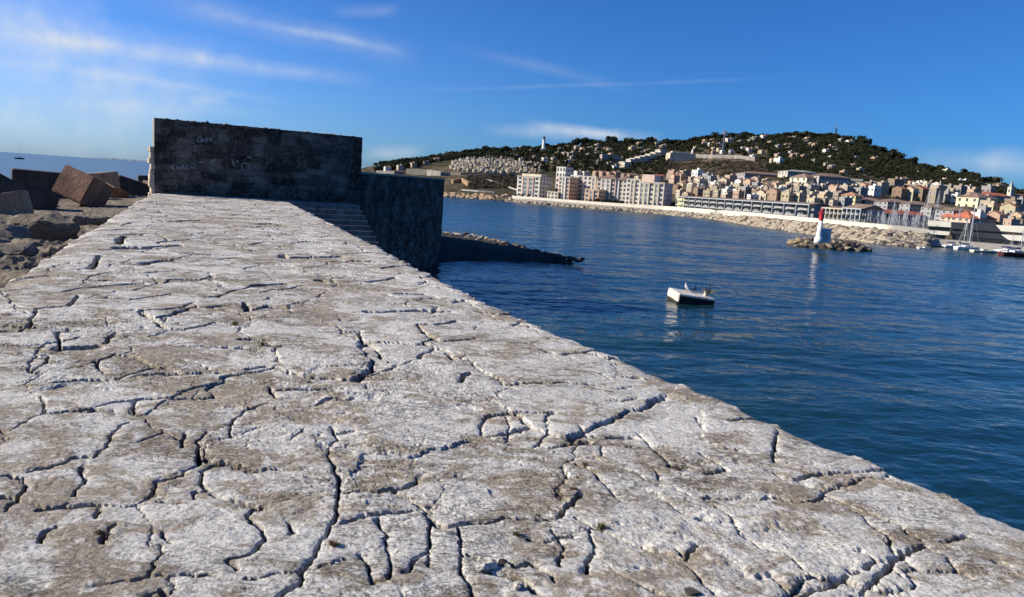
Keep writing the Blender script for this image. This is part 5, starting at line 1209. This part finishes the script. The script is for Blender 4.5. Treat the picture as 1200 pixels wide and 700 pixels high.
# white chapel tower with statue, masts, church
P, Dd = hit(636.5, 178.5); s1 = Dd/F_PX
o = thing('chapel_tower', 'slim white tower with dark green lantern on the western hill skyline', 'tower', P)
mb = MB(); mb.box(-3*s1, 3*s1, -3*s1, 3*s1, -3, 4*s1); mb.build('base', M_white, o)
mb = MB(); mb.lathe([(2.0*s1, 4*s1), (1.5*s1, 13.5*s1), (2.1*s1, 13.7*s1), (2.1*s1, 14.3*s1)], 16); mb.build('shaft', M_white, o)
mb = MB(); mb.lathe([(1.3*s1, 14.3*s1), (1.3*s1, 16.5*s1), (1.6*s1, 16.6*s1), (.4*s1, 17.8*s1), (.1, 18.6*s1)], 14); mb.build('lantern', mat('dark_green_paint', (.02, .05, .04), .5), o)
M_metal = mat('grey_galvanised_metal', (.30, .31, .32), .5, .2, 2, metal=.3)
def lattice(o, h_, w0, w1, n_, rad, mt_=None):
    mb = MB(); C4 = [(-1, -1), (1, -1), (1, 1), (-1, 1)]
    def c(k, i): f = k/n_; w_ = w0*(1-f)+w1*f; return Vector((C4[i][0]*w_, C4[i][1]*w_, h_*f))
    for k in range(n_):
        for i in range(4): mb.tube(c(k, i), c(k+1, i), rad, rad, 4); mb.tube(c(k, i), c(k+1, (i+1) % 4), rad*.7, rad*.7, 4); mb.tube(c(k+1, i), c(k+1, (i+1) % 4), rad*.7, rad*.7, 4)
    return mb.build('lattice', mt_ or M_metal, o)
P, Dd = hit(847, 180); s1 = Dd/F_PX
o = thing('telecom_mast', 'grey lattice telecom mast with antennas behind the hill fort', 'mast', P); lattice(o, 25*s1, .9*s1, .7*s1, 12, .22)
mb = MB()
for a in range(6): 
    t_ = a*math.pi/3; mb.box(1.8*s1*math.cos(t_)-.3, 1.8*s1*math.cos(t_)+.3, 1.8*s1*math.sin(t_)-.3, 1.8*s1*math.sin(t_)+.3, 21*s1, 24*s1)
    mb.tube((0, 0, 22.5*s1), (1.8*s1*math.cos(t_), 1.8*s1*math.sin(t_), 22.5*s1), .15, .15, 4)
mb.build('antenna_panels', M_pale, o)
P, Dd = hit(979, 160); s1 = Dd/F_PX; o = thing('hilltop_antenna', 'thin dark television antenna on the summit skyline', 'antenna', P); lattice(o, 9.5*s1, .7*s1, .35*s1, 8, .22, mat('dark_steel', (.06, .06, .07), .5))
mb = MB(); mb.tube((0, 0, 9.5*s1), (0, 0, 15*s1), .35, .2, 5)
for z_ in (10.5, 12, 13.3): mb.box(-.6*s1, .6*s1, -.12*s1, .12*s1, z_*s1, (z_+.5)*s1)
mb.build('aerial', M_metal, o)
P, Dd = hit(1182, 238); s1 = Dd/F_PX
o = thing('church', 'pale stone church with slim pointed bell tower at the right of the old town', 'church', P, math.radians(20))
mb = MB(); mb.box(-2*s1, 2*s1, -2*s1, 2*s1, -3, 15*s1); tinted(mb.build('bell_tower', M_plaster, o), (.60, .55, .46))
mb = MB(); mb.box(-2.3*s1, 2.3*s1, -2.3*s1, 2.3*s1, 15*s1, 15.4*s1); mb.add([(-1.6*s1, -1.6*s1, 15.4*s1), (1.6*s1, -1.6*s1, 15.4*s1), (1.6*s1, 1.6*s1, 15.4*s1), (-1.6*s1, 1.6*s1, 15.4*s1), (0, 0, 22*s1)], [(0, 1, 4), (1, 2, 4), (2, 3, 4), (3, 0, 4)]); mb.build('spire', M_shade, o)
for rz, (x, y) in ((0, (0, -2*s1)), (-math.pi/2, (-2*s1, 0))): put_window(o, x, y, 10*s1, 1.4*s1, 3.2*s1, rz, 'belfry_opening')
mb = MB(); mb.box(2*s1, 18*s1, -3*s1, 5*s1, -3, 7*s1); tinted(mb.build('nave', M_plaster, o), (.55, .48, .38))
mb = MB(); mb.add([(1.9*s1, -3.4*s1, 7*s1), (18.3*s1, -3.4*s1, 7*s1), (18.3*s1, 5.4*s1, 7*s1), (1.9*s1, 5.4*s1, 7*s1), (1.9*s1, 1*s1, 9.5*s1), (18.3*s1, 1*s1, 9.5*s1)], [(0, 1, 5, 4), (2, 3, 4, 5), (0, 4, 3), (1, 2, 5)]); mb.build('roof', M_roof, o)
s1 = hit(1145, 236)[1]/F_PX
block('market_hall', 'long building with a wide red roof left of the church tower', 'building', 1150, 233, 34*s1, 12, 5*s1, 2, (.46, .36, .30), M_roofred, 2.2, 1, 8)
block('gabled_hall', 'cream gabled hall with small windows below the long red roof', 'building', 1145, 245, 22*s1, 12, 10*s1, 20, (.66, .58, .40), M_roofb, 2.4, 2, 5)
s1 = hit(1140, 258)[1]/F_PX
for i, (px, py, w_, h_, lb) in enumerate([(1123, 262, 14, 6, 'first'), (1136, 264, 14, 7, 'second'), (1150, 266, 15, 8, 'third')]):
    block('red_roofed_house', f'{lb} from left of the bright red roofed quayside houses behind the dark pavilion', 'house', px, py, w_*s1, 8, h_*s1, 14, (.62, .44, .32), M_roofred, 2.4, 2, 4)
s1 = hit(1185, 268)[1]/F_PX
block('quay_building', 'pale yellow flat building behind the right end of the dark pavilion', 'building', 1177, 270, 34*s1, 10, 7*s1, 4, (.66, .58, .36), None, 1, 2, 6)

# ---- vegetation
M_leaf = None
mt, t, b = new_mat('pine_foliage'); q = NT(t); g = q.n('ShaderNodeNewGeometry'); pos = g.outputs['Position']
c = q.mix(q.ramp(q.noise(pos, .05, 3), .4, .6), (.016, .021, .012), (.032, .036, .018)); c = q.mix(q.math('MULTIPLY', q.ramp(q.noise(pos, .6, 4), .45, .65), .6), c, (.055, .056, .028))
t.links.new(c, b.inputs['Base Color']); b.inputs['Roughness'].default_value = .9; b.inputs['Specular IOR Level'].default_value = .1; M_leaf = mt
M_bark = mat('bark', (.10, .07, .05), .95)
def crown(seed, n, shape):
    r = np.random.RandomState(seed)
    if shape == 'pine': lobes = [(r.uniform(-.55, .55), r.uniform(-.55, .55), r.uniform(-.08, .18), r.uniform(.35, .6)) for _ in range(9)]; fz = .55
    elif shape == 'cyp': lobes = [(0, 0, z, .34*(1.15-abs(z)*.5)) for z in np.linspace(-.9, 1.0, 7)]; fz = 1.6
    else: lobes = [(r.uniform(-.5, .5), r.uniform(-.5, .5), r.uniform(-.3, .4), r.uniform(.35, .6)) for _ in range(9)]; fz = .85
    k = r.randint(0, len(lobes), n); L_ = np.array(lobes)[k]; d = r.normal(size=(n, 3)); d /= np.linalg.norm(d, axis=1)[:, None]
    c_ = L_[:, :3]+d*(L_[:, 3]*r.uniform(.6, 1.08, n))[:, None]*np.array([1, 1, fz])
    a = r.normal(size=(n, 3)); a /= np.linalg.norm(a, axis=1)[:, None]; b_ = np.cross(a, d+r.normal(size=(n, 3))*.5); b_ /= np.linalg.norm(b_, axis=1)[:, None]
    s = r.uniform(.07, .15, n)[:, None]
    V = np.stack([c_-a*s-b_*s*.6, c_+a*s-b_*s*.6, c_+a*s*.7+b_*s, c_-a*s*.7+b_*s], 1).reshape(-1, 3)
    return np_mesh('crown', V, np.arange(n*4).reshape(-1, 4))
CR_P = [crown(i, 420, 'pine') for i in range(4)]; CR_R = [crown(10+i, 420, 'round') for i in range(3)]; CR_C = [crown(20, 300, 'cyp')]
for m_ in CR_P+CR_R+CR_C: m_.materials.append(M_leaf)
mb = MB(); mb.tube((0, 0, -1), (.03, .02, .4), .035, .028, 6); mb.tube((.03, .02, .4), (0, 0, .8), .028, .018, 6); mb.tube((.03, .02, .45), (.22, .1, .85), .016, .01, 5); mb.tube((.03, .02, .5), (-.2, -.12, .9), .016, .01, 5); TRK = mb.mesh('trunk'); TRK.materials.append(M_bark)
TREES = {}
def tree(zone, px, py, rpx, kind):
    P, Dd = hit(px, py); s = rpx*Dd/F_PX
    o = thing('pine_tree' if kind == 'pine' else ('cypress_tree' if kind == 'cyp' else 'broadleaf_tree'), 'x', 'tree', (P.x, P.y, P.z), hr.uniform(0, 6), 'trees on the '+zone)
    pr = {'pine': CR_P, 'cyp': CR_C, 'round': CR_R}[kind]
    c_ = bpy.data.objects.new('crown', pr[hr.randrange(len(pr))]); COL.objects.link(c_); c_.parent = o; zz = s*(.55 if kind == 'pine' else (1.5 if kind == 'cyp' else .8)); c_.location = (0, 0, zz); c_.scale = (s, s, s*hr.uniform(.85, 1.2))
    t_ = bpy.data.objects.new('trunk', TRK); COL.objects.link(t_); t_.parent = o; t_.scale = (s*1.2, s*1.2, s*1.1)
    TREES.setdefault(zone, []).append((px, o, kind)); return o
SKY_ = [(a[0], a[4]) for a in T]
px = 455
while px < 1215:
    z_ = 'western skyline' if px < 640 else ('central skyline' if px < 1000 else 'eastern skyline')
    r_ = hr.uniform(3.5, 6.5) if px > 540 else hr.uniform(2.5, 4.5)
    tree(z_, px, lin(px, SKY_)+4.5+hr.uniform(0, 2), r_, hr.choice(['pine', 'pine', 'round'])); px += r_*hr.uniform(.75, 1.2)
def region(zone, n_, poly_top, poly_bot, x0, x1, r0_, r1_, kinds):
    for _ in range(n_):
        px = hr.uniform(x0, x1); a = lin(px, poly_top); b_ = lin(px, poly_bot); tree(zone, px, hr.uniform(a, b_), hr.uniform(r0_, r1_), hr.choice(kinds))
region('western hill', 30, [(560, 180), (620, 178), (720, 172)], [(560, 184), (620, 186), (720, 190)], 575, 725, 2.5, 5, ['pine', 'round'])
region('lower western slope', 16, [(600, 190), (740, 190)], [(600, 196), (740, 203)], 632, 740, 2.5, 4.5, ['pine', 'round', 'cyp'])
tree('lower western slope', 629, 203, 3.0, 'cyp'); tree('lower western slope', 640, 204, 3.4, 'cyp'); tree('lower western slope', 612, 201, 2.6, 'cyp')
region('old town gardens', 14, [(790, 214), (1100, 226)], [(790, 226), (1100, 240)], 785, 1100, 2.2, 3.6, ['round', 'cyp'])
for x, y, r_ in ((781, 243, 5), (786, 244, 5), (783.5, 239, 5), (700, 239, 6), (707, 240, 5.5), (714, 240, 6), (721, 241, 6), (728, 241.5, 6), (716, 236, 5), (612, 227, 4), (605, 226, 4), (620, 228, 4), (692, 238, 4)):
    P = atd(x, y, dw(x)+4.5); tree('far promenade', x, y, r_*.62, 'round').location = (P.x, P.y, 2.0)
region('central hill', 60, [(800, 164), (920, 166), (1000, 172), (1060, 190)], [(800, 172), (900, 190), (1000, 196), (1060, 206)], 805, 1050, 3, 5.5, ['pine', 'round', 'pine'])
for zn, lst in TREES.items():
    lst.sort(key=lambda a: a[0])
    for i, (px, o, kd) in enumerate(lst):
        o['label'] = f"dark {'umbrella pine' if kd == 'pine' else ('narrow cypress' if kd == 'cyp' else 'bushy tree')}, {ordw(i+1)} from left on the {zn}"
print('trees', sum(len(v) for v in TREES.values()), 'houses', sum(len(v) for v in HOUSES.values()))
crs = [crown(40+i, 130, 'round') for i in range(5)]
pl = []
def dens(px, py):
    if px < 560: return .9 if py < lin(px, [(430, 203), (560, 184)]) else .0
    if px < 780: return .6 if py < 190 else .45
    top = lin(px, SKY_)
    if px < 900:
        if py > 180: return .35
        return .8 if py < 176 else .35
    lim = lin(px, [(900, 200), (1000, 206), (1060, 214), (1110, 222), (1200, 232)])
    return 1.0 if py < lim else .12
for _ in range(8500):
    px = hr.uniform(440, 1240); top = lin(px, SKY_)+3; bot = lin(px, [(440, 203), (560, 186), (600, 190), (640, 204), (780, 206), (800, 210), (900, 214), (1000, 222), (1100, 232), (1240, 250)])
    py = top+(bot-top)*hr.random(); 
    if hr.random() > dens(px, py): continue
    if 528 < px < 634 and lin(px, [(528, 189), (545, 186), (570, 183), (600, 186), (634, 193)]) < py < 206 and hr.random() < .8: continue
    if 783 < px < 885 and 183 < py < 200 and hr.random() < .8: continue
    P, Dd = hit(px, py); dry = (783 < px < 900 and py > 180)
    s = (hr.uniform(2.2, 4.2) if not dry else hr.uniform(1.2, 2.4))*Dd/1000*1.15
    pl.append((P.x, P.y, P.z+s*.55, s, s, s*hr.uniform(.7, 1.1), hr.uniform(0, 6), 0))
print('wood', len(pl))
wd = scatter_mesh('hillside_woodland', crs, pl, [M_leaf]); tag(wd, 'dark woodland and scrub covering the hill between the villas', 'woodland', kind='stuff')
# dry brush slope below the fort
M_brush = mat('dry_brush', (.13, .095, .065), .95, .4, .3, (.075, .062, .04)); pl = []
for _ in range(1500):
    px = hr.uniform(775, 905); py = hr.uniform(184, lin(px, [(775, 206), (830, 212), (905, 216)])); P, Dd = hit(px, py); s = hr.uniform(.8, 2.0)
    pl.append((P.x, P.y, P.z+s*.3, s, s, s*.7, hr.uniform(0, 6), 0))
for _ in range(500):
    px = hr.uniform(548, 606); py = hr.uniform(206, 221); P, Dd = hit(px, py); s = hr.uniform(.8, 1.6); pl.append((P.x, P.y, P.z+s*.3, s, s, s*.7, hr.uniform(0, 6), 0))
bb = scatter_mesh('dry_scrub', crs[:2], pl, [M_brush, M_leaf], mi_f=lambda i: int(i*7919 % 5 == 0)); tag(bb, 'brown dry scrub on the slope below the fort and above the coast road', 'scrub', kind='stuff')

# ================================================================ MARINA PAVILION + BOATS
M_conc = mat('pale_pavilion_concrete', (.68, .65, .55), .7, .1, .5); M_zinc = mat('dark_zinc_roof', (.04, .046, .052), .5, .2, .3, metal=.1); M_dark = mat('dark_glass_wall', (.02, .024, .028), .3, .2, .5, spec=.5)
dP = 208.0
def wp(px, py, dd=dP): return atd(px, py, dd)
pv = thing('harbour_pavilion', 'long modern dark harbour building with pale angular concrete ends and sloping zinc roof', 'building', (wp(1087, 275).x, wp(1087, 275).y, 0))
def prism(name, pts, mt_, dd=dP, thick=9, parent=pv):
    mb = MB(); n_ = len(pts); a = [wp(x, y, dd) for x, y in pts]; b_ = [p+Vector((p.x, p.y, 0)).normalized()*thick for p in a]
    O2 = parent.location; mb.add([p-O2 for p in a]+[p-O2 for p in b_], [tuple(range(n_)), tuple(range(2*n_-1, n_-1, -1))]+[(i, n_+i, n_+(i+1) % n_, (i+1) % n_) for i in range(n_)])
    return mb.build(name, mt_, parent)
prism('upper_left_block', [(1087.5, 258.5), (1114.5, 260.5), (1114.5, 266.6), (1087.5, 265)], M_conc, dP, 9)
prism('lower_left_block', [(1086, 269.5), (1113, 271.8), (1112, 276), (1092, 274.6), (1086, 271)], M_conc, dP-.3, 9)
prism('window_band', [(1088, 265), (1114, 266.6), (1114, 271.7), (1088, 269.6)], M_dark, dP+.8, 8)
prism('zinc_roof', [(1114.5, 260.5), (1166, 263.5), (1172, 272), (1114.5, 268)], M_zinc, dP+.05, 10)
prism('glass_wall', [(1114.5, 268.1), (1172, 272.1), (1200, 281), (1215, 284), (1215, 294), (1135, 289.5), (1118, 284), (1114.5, 276)], M_dark, dP+.6, 8)
prism('upper_right_block', [(1167, 264), (1230, 266.5), (1230, 275.5), (1173, 271)], M_conc, dP, 10)
prism('lower_right_block', [(1173, 275), (1230, 277.5), (1230, 285.5), (1182, 281.5)], M_conc, dP-.2, 9)
prism('sloped_soffit', [(1114.6, 270.5), (1172, 274), (1182, 281.5), (1150, 279), (1116, 273.5)], M_zinc, dP+.3, 3)
for k in range(7): prism('pillar', [(1140+k*9, 281+k*.5), (1141+k*9, 281+k*.5), (1141+k*9, 290+k*.55), (1140+k*9, 290+k*.55)], M_zinc, dP+.25, .3)
mb = MB()
for k in range(9):
    pass
# quay edge
V = []
for px in range(1060, 1260, 10):
    P = gp(px, lin(px, [(1060, 284), (1100, 286), (1150, 289), (1260, 296)]), 0); d = Vector((P.x, P.y, 0)).normalized()
    V += [(P.x, P.y, -1), (P.x, P.y, .9), (P.x+d.x*26, P.y+d.y*26, .95), (P.x+d.x*26, P.y+d.y*26, -1)]
me = np_mesh('marina_quay', V, grid_faces(len(V)//4, 4)); mq = link('marina_quay', me, mat('quay_face', (.12, .11, .095), .9, .25, .5)); tag(mq, kind='structure')
def hull_mesh(L, W, Hf_, n_=14):
    V = []; 
    for i in range(n_+1):
        f = i/n_; x = L*(f-.5); wd_ = W/2*(1-max(0, (f-.45)/.55)**2.2)*(.82+.18*min(1, f*3)); sh = Hf_*(1+.25*max(0, f-.5)*2)
        for (a, z) in ((-1, sh), (-.92, sh*.4), (-.55, -.3), (0, -.5), (.55, -.3), (.92, sh*.4), (1, sh)): V.append((x+.5*max(0, z)*(f > .9)*.4, a*wd_, z))
    F_ = [tuple(int(k) for k in r_) for r_ in grid_faces(n_+1, 7)]
    for i in range(n_): F_.append((i*7, (i+1)*7, (i+1)*7+6, i*7+6))
    F_.append(tuple(range(6, -1, -1)))
    me_ = bpy.data.meshes.new('hull'); me_.from_pydata(V, [], F_); me_.update(); return me_
M_hullw = mat('white_gelcoat', (.78, .78, .76), .35, .06, 1, spec=.5); M_hulld = mat('dark_red_hull', (.07, .018, .016), .5, .2, 1); M_hullb = mat('navy_hull', (.02, .03, .07), .4, .1, 1); M_mast = mat('aluminium_mast', (.42, .43, .44), .5, .1, 1, metal=.2); M_canvas = mat('blue_sail_cover', (.05, .09, .22), .9, .2, 2); M_teak = mat('teak_deck', (.32, .22, .13), .8, .2, 2)
HM = hull_mesh(9, 3, 1.0)
def yacht(px, py, z_, L, mast_px, rz, hullm, label, dd=None, tree_=0, cab=True, group=None, name='sailing_yacht', mr=1.0):
    P = gp(px, py, 0) if dd is None else atd(px, py, dd); P.z = 0; Dd = math.hypot(P.x, P.y); s = L/9
    o = thing(name, label, 'sailboat', P, rz, group)
    h_ = bpy.data.objects.new('hull', HM.copy()); h_.data.materials.append(hullm); COL.objects.link(h_); h_.parent = o; h_.scale = (s, s, s)
    if cab:
        mb = MB(); mb.box(-1.6*s, 1.6*s, -.85*s, .85*s, .95*s, 1.5*s); mb.box(-3.6*s, -1.9*s, -1.0*s, 1.0*s, .95*s, 1.15*s); mb.build('cabin', M_hullw, o)
        mb = MB(); mb.box(-1.3*s, 1.3*s, -.87*s, .87*s, 1.15*s, 1.35*s); mb.build('cabin_windows', M_win, o)
    mh = mast_px*Dd/F_PX
    mb = MB(); mb.tube((.6*s, 0, .9*s), (.6*s, 0, mh), .06*mr, .05*mr, 8)
    for f in (.45, .72): mb.tube((.6*s, -.9*s*(1.2-f), mh*f), (.6*s, .9*s*(1.2-f), mh*f), .035, .035, 5)
    mb.build('mast', M_mast, o)
    mb = MB(); mb.tube((.5*s, 0, 1.9*s), (-3.2*s, 0, 1.95*s), .07, .07, 6); mb.build('boom', M_mast, o)
    mb = MB(); mb.tube((.4*s, 0, 2.1*s), (-3.0*s, 0, 2.1*s), .18, .10, 8); mb.build('sail_cover', M_canvas, o)
    mb = MB(); mb.tube((.6*s, 0, mh*.98), (4.6*s, 0, 1.2*s), .02, .02, 4); mb.tube((.6*s, 0, mh*.98), (-4.2*s, 0, 1.1*s), .02, .02, 4)
    for sg in (-1, 1): mb.tube((.6*s, 0, mh*.95), (.5*s, sg*1.3*s, 1.0*s), .018, .018, 4)
    mb.build('rigging', M_mast, o); return o
yacht(1133, 293, 0, 5.6, 42, math.radians(8), M_hullw, 'white sailing yacht with tall mast moored in front of the dark pavilion', mr=1.9)
yacht(1117, 291, 0, 5.2, 8, math.radians(10), M_hullw, 'small white boat with short mast at the left of the moored group', )
yacht(1127.5, 291, 0, 6.0, 28, math.radians(35), M_hullb, 'sailing yacht with a leaning slightly shorter mast behind the white yacht', mr=1.7)
yacht(1192, 301, 0, 7.2, 27, math.radians(4), M_hulld, 'dark red hulled sailing boat at the right frame edge', mr=1.6)
yacht(1182, 297.5, 0, 6.0, 20, math.radians(10), M_hullw, 'white sailing boat just behind the dark red hulled boat')
def launch(px, py, L, hm, rz, label):
    P = gp(px, py, 0); s = L/9; o = thing('motor_launch', label, 'motorboat', (P.x, P.y, 0), rz, 'small boats moored by the pavilion'); h_ = bpy.data.objects.new('hull', HM.copy()); h_.data.materials.append(hm); COL.objects.link(h_); h_.parent = o; h_.scale = (s, s*1.1, s*.7)
    mb = MB(); mb.box(-1.0*s, .8*s, -.8*s, .8*s, .6*s, 1.15*s); mb.build('cabin', M_hullw, o)
    mb = MB(); mb.box(-.8*s, .82*s, -.82*s, .82*s, .85*s, 1.05*s); mb.build('windscreen', M_win, o)
launch(1153, 296, 5.4, mat('cream_hull', (.62, .6, .45), .5), math.radians(3), 'cream open launch moored in front of the dark glass wall')
launch(1143, 293, 4.2, M_hulld, math.radians(6), 'small dark launch between the white yacht and the cream launch')
launch(1172, 297.0, 4.2, M_hullw, math.radians(3), 'white launch beside the dark red sailing boat')
launch(1101, 290, 3.4, M_hullb, math.radians(3), 'little dark rowing launch by the rocks left of the yachts')
launch(1084, 292, 3.0, M_hullw, math.radians(3), 'little white launch close under the breakwater rocks')
# masts of the marina behind the breakwater
yl = []
for px in [1001, 1005, 1010.5, 1016, 1025, 1029, 1033, 1037.5, 1042, 1049, 1054, 1058, 1066, 1071, 1075, 1003, 1008, 1013, 1018.5, 1022, 1027, 1031, 1035.5, 1040, 1044.5, 1047, 1052, 1056, 1061, 1064.5, 1069, 1073, 1078, 1083, 1086, 1090, 1097, 1100, 1106]:
    yl.append((px, hr.uniform(17, 24)))
yl += [(1060.5, 32), (1079, 45), (1094, 45), (1044.3, 33), (1118, 30)]
yl.sort()
for i, (px, mp_) in enumerate(yl):
    dd = dw(min(px, 1088))+7+hr.uniform(0, 10)
    base_y = hy(px)+7*F_PX/dd
    yacht(px, base_y, 0, 6.5, mp_+9, math.radians(hr.choice([20, 25, 205])), hr.choice([M_hullw, M_hullw, M_hullb]), f"{'tall' if mp_ > 28 else 'short'} masted yacht, {ordw(i+1)} from left in the marina behind the seawall", dd=dd, group='yachts in the marina')
# distant sailing boat on the open sea
o = yacht(23, 186.4, 0, 10.5, 17, math.radians(10), M_hullb, 'lone dark sailing boat with bare mast far out on the open sea')
# low far coast
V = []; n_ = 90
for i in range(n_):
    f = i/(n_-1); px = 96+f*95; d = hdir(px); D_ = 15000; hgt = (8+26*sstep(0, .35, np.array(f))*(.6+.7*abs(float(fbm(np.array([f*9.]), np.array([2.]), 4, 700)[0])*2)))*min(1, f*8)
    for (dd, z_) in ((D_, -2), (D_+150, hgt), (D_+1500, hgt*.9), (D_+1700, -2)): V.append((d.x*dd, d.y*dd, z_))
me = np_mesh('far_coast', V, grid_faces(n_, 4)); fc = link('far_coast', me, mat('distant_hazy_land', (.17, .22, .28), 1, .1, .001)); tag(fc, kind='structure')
# two people sitting on the seawall
def sitter(px, label, col):
    P = atd(px, lin(px, WTOP), dw(px)+.3); P.z += .14
    o = thing('person', label, 'person', P, math.radians(-60)); J = [(0, 0, .12), (0, 0, .38), (0, 0, .60), (0, 0, .72), (0, .02, .86), (.0, -.17, .56), (.08, -.22, .34), (.24, -.14, .26), (0, .17, .56), (.08, .22, .34), (.24, .14, .26), (.40, -.10, .14), (.44, -.10, -.28), (.54, -.10, -.34), (.40, .10, .14), (.44, .10, -.28), (.54, .10, -.34)]
    E_ = [(0, 1), (1, 2), (2, 3), (3, 4), (2, 5), (5, 6), (6, 7), (2, 8), (8, 9), (9, 10), (0, 11), (11, 12), (12, 13), (0, 14), (14, 15), (15, 16)]; R = [.15, .14, .15, .06, .11, .06, .045, .035, .06, .045, .035, .08, .055, .045, .08, .055, .045]
    me_ = bpy.data.meshes.new('body'); me_.from_pydata(J, E_, []); ob = link('body', me_, col, o); ob.modifiers.new('s', 'SKIN'); 
    for r_, v_ in zip(R, me_.skin_vertices[0].data): v_.radius = (r_, r_)
    me_.skin_vertices[0].data[0].use_root = True; ob.modifiers.new('d', 'SUBSURF').render_levels = 2
    mb = MB(); mb.lathe([(.02, .80), (.10, .84), (.125, .92), (.09, .99), (.02, 1.0)], 10); mb.build('hair', mat('dark_hair', (.03, .02, .015), .8), o, True)
sitter(991, 'dark clothed person sitting on the seawall behind the islet, the left of two', mat('dark_clothes', (.03, .03, .04), .9)); sitter(1017, 'dark clothed person sitting on the seawall, the right of two', mat('brown_clothes', (.07, .05, .04), .9))
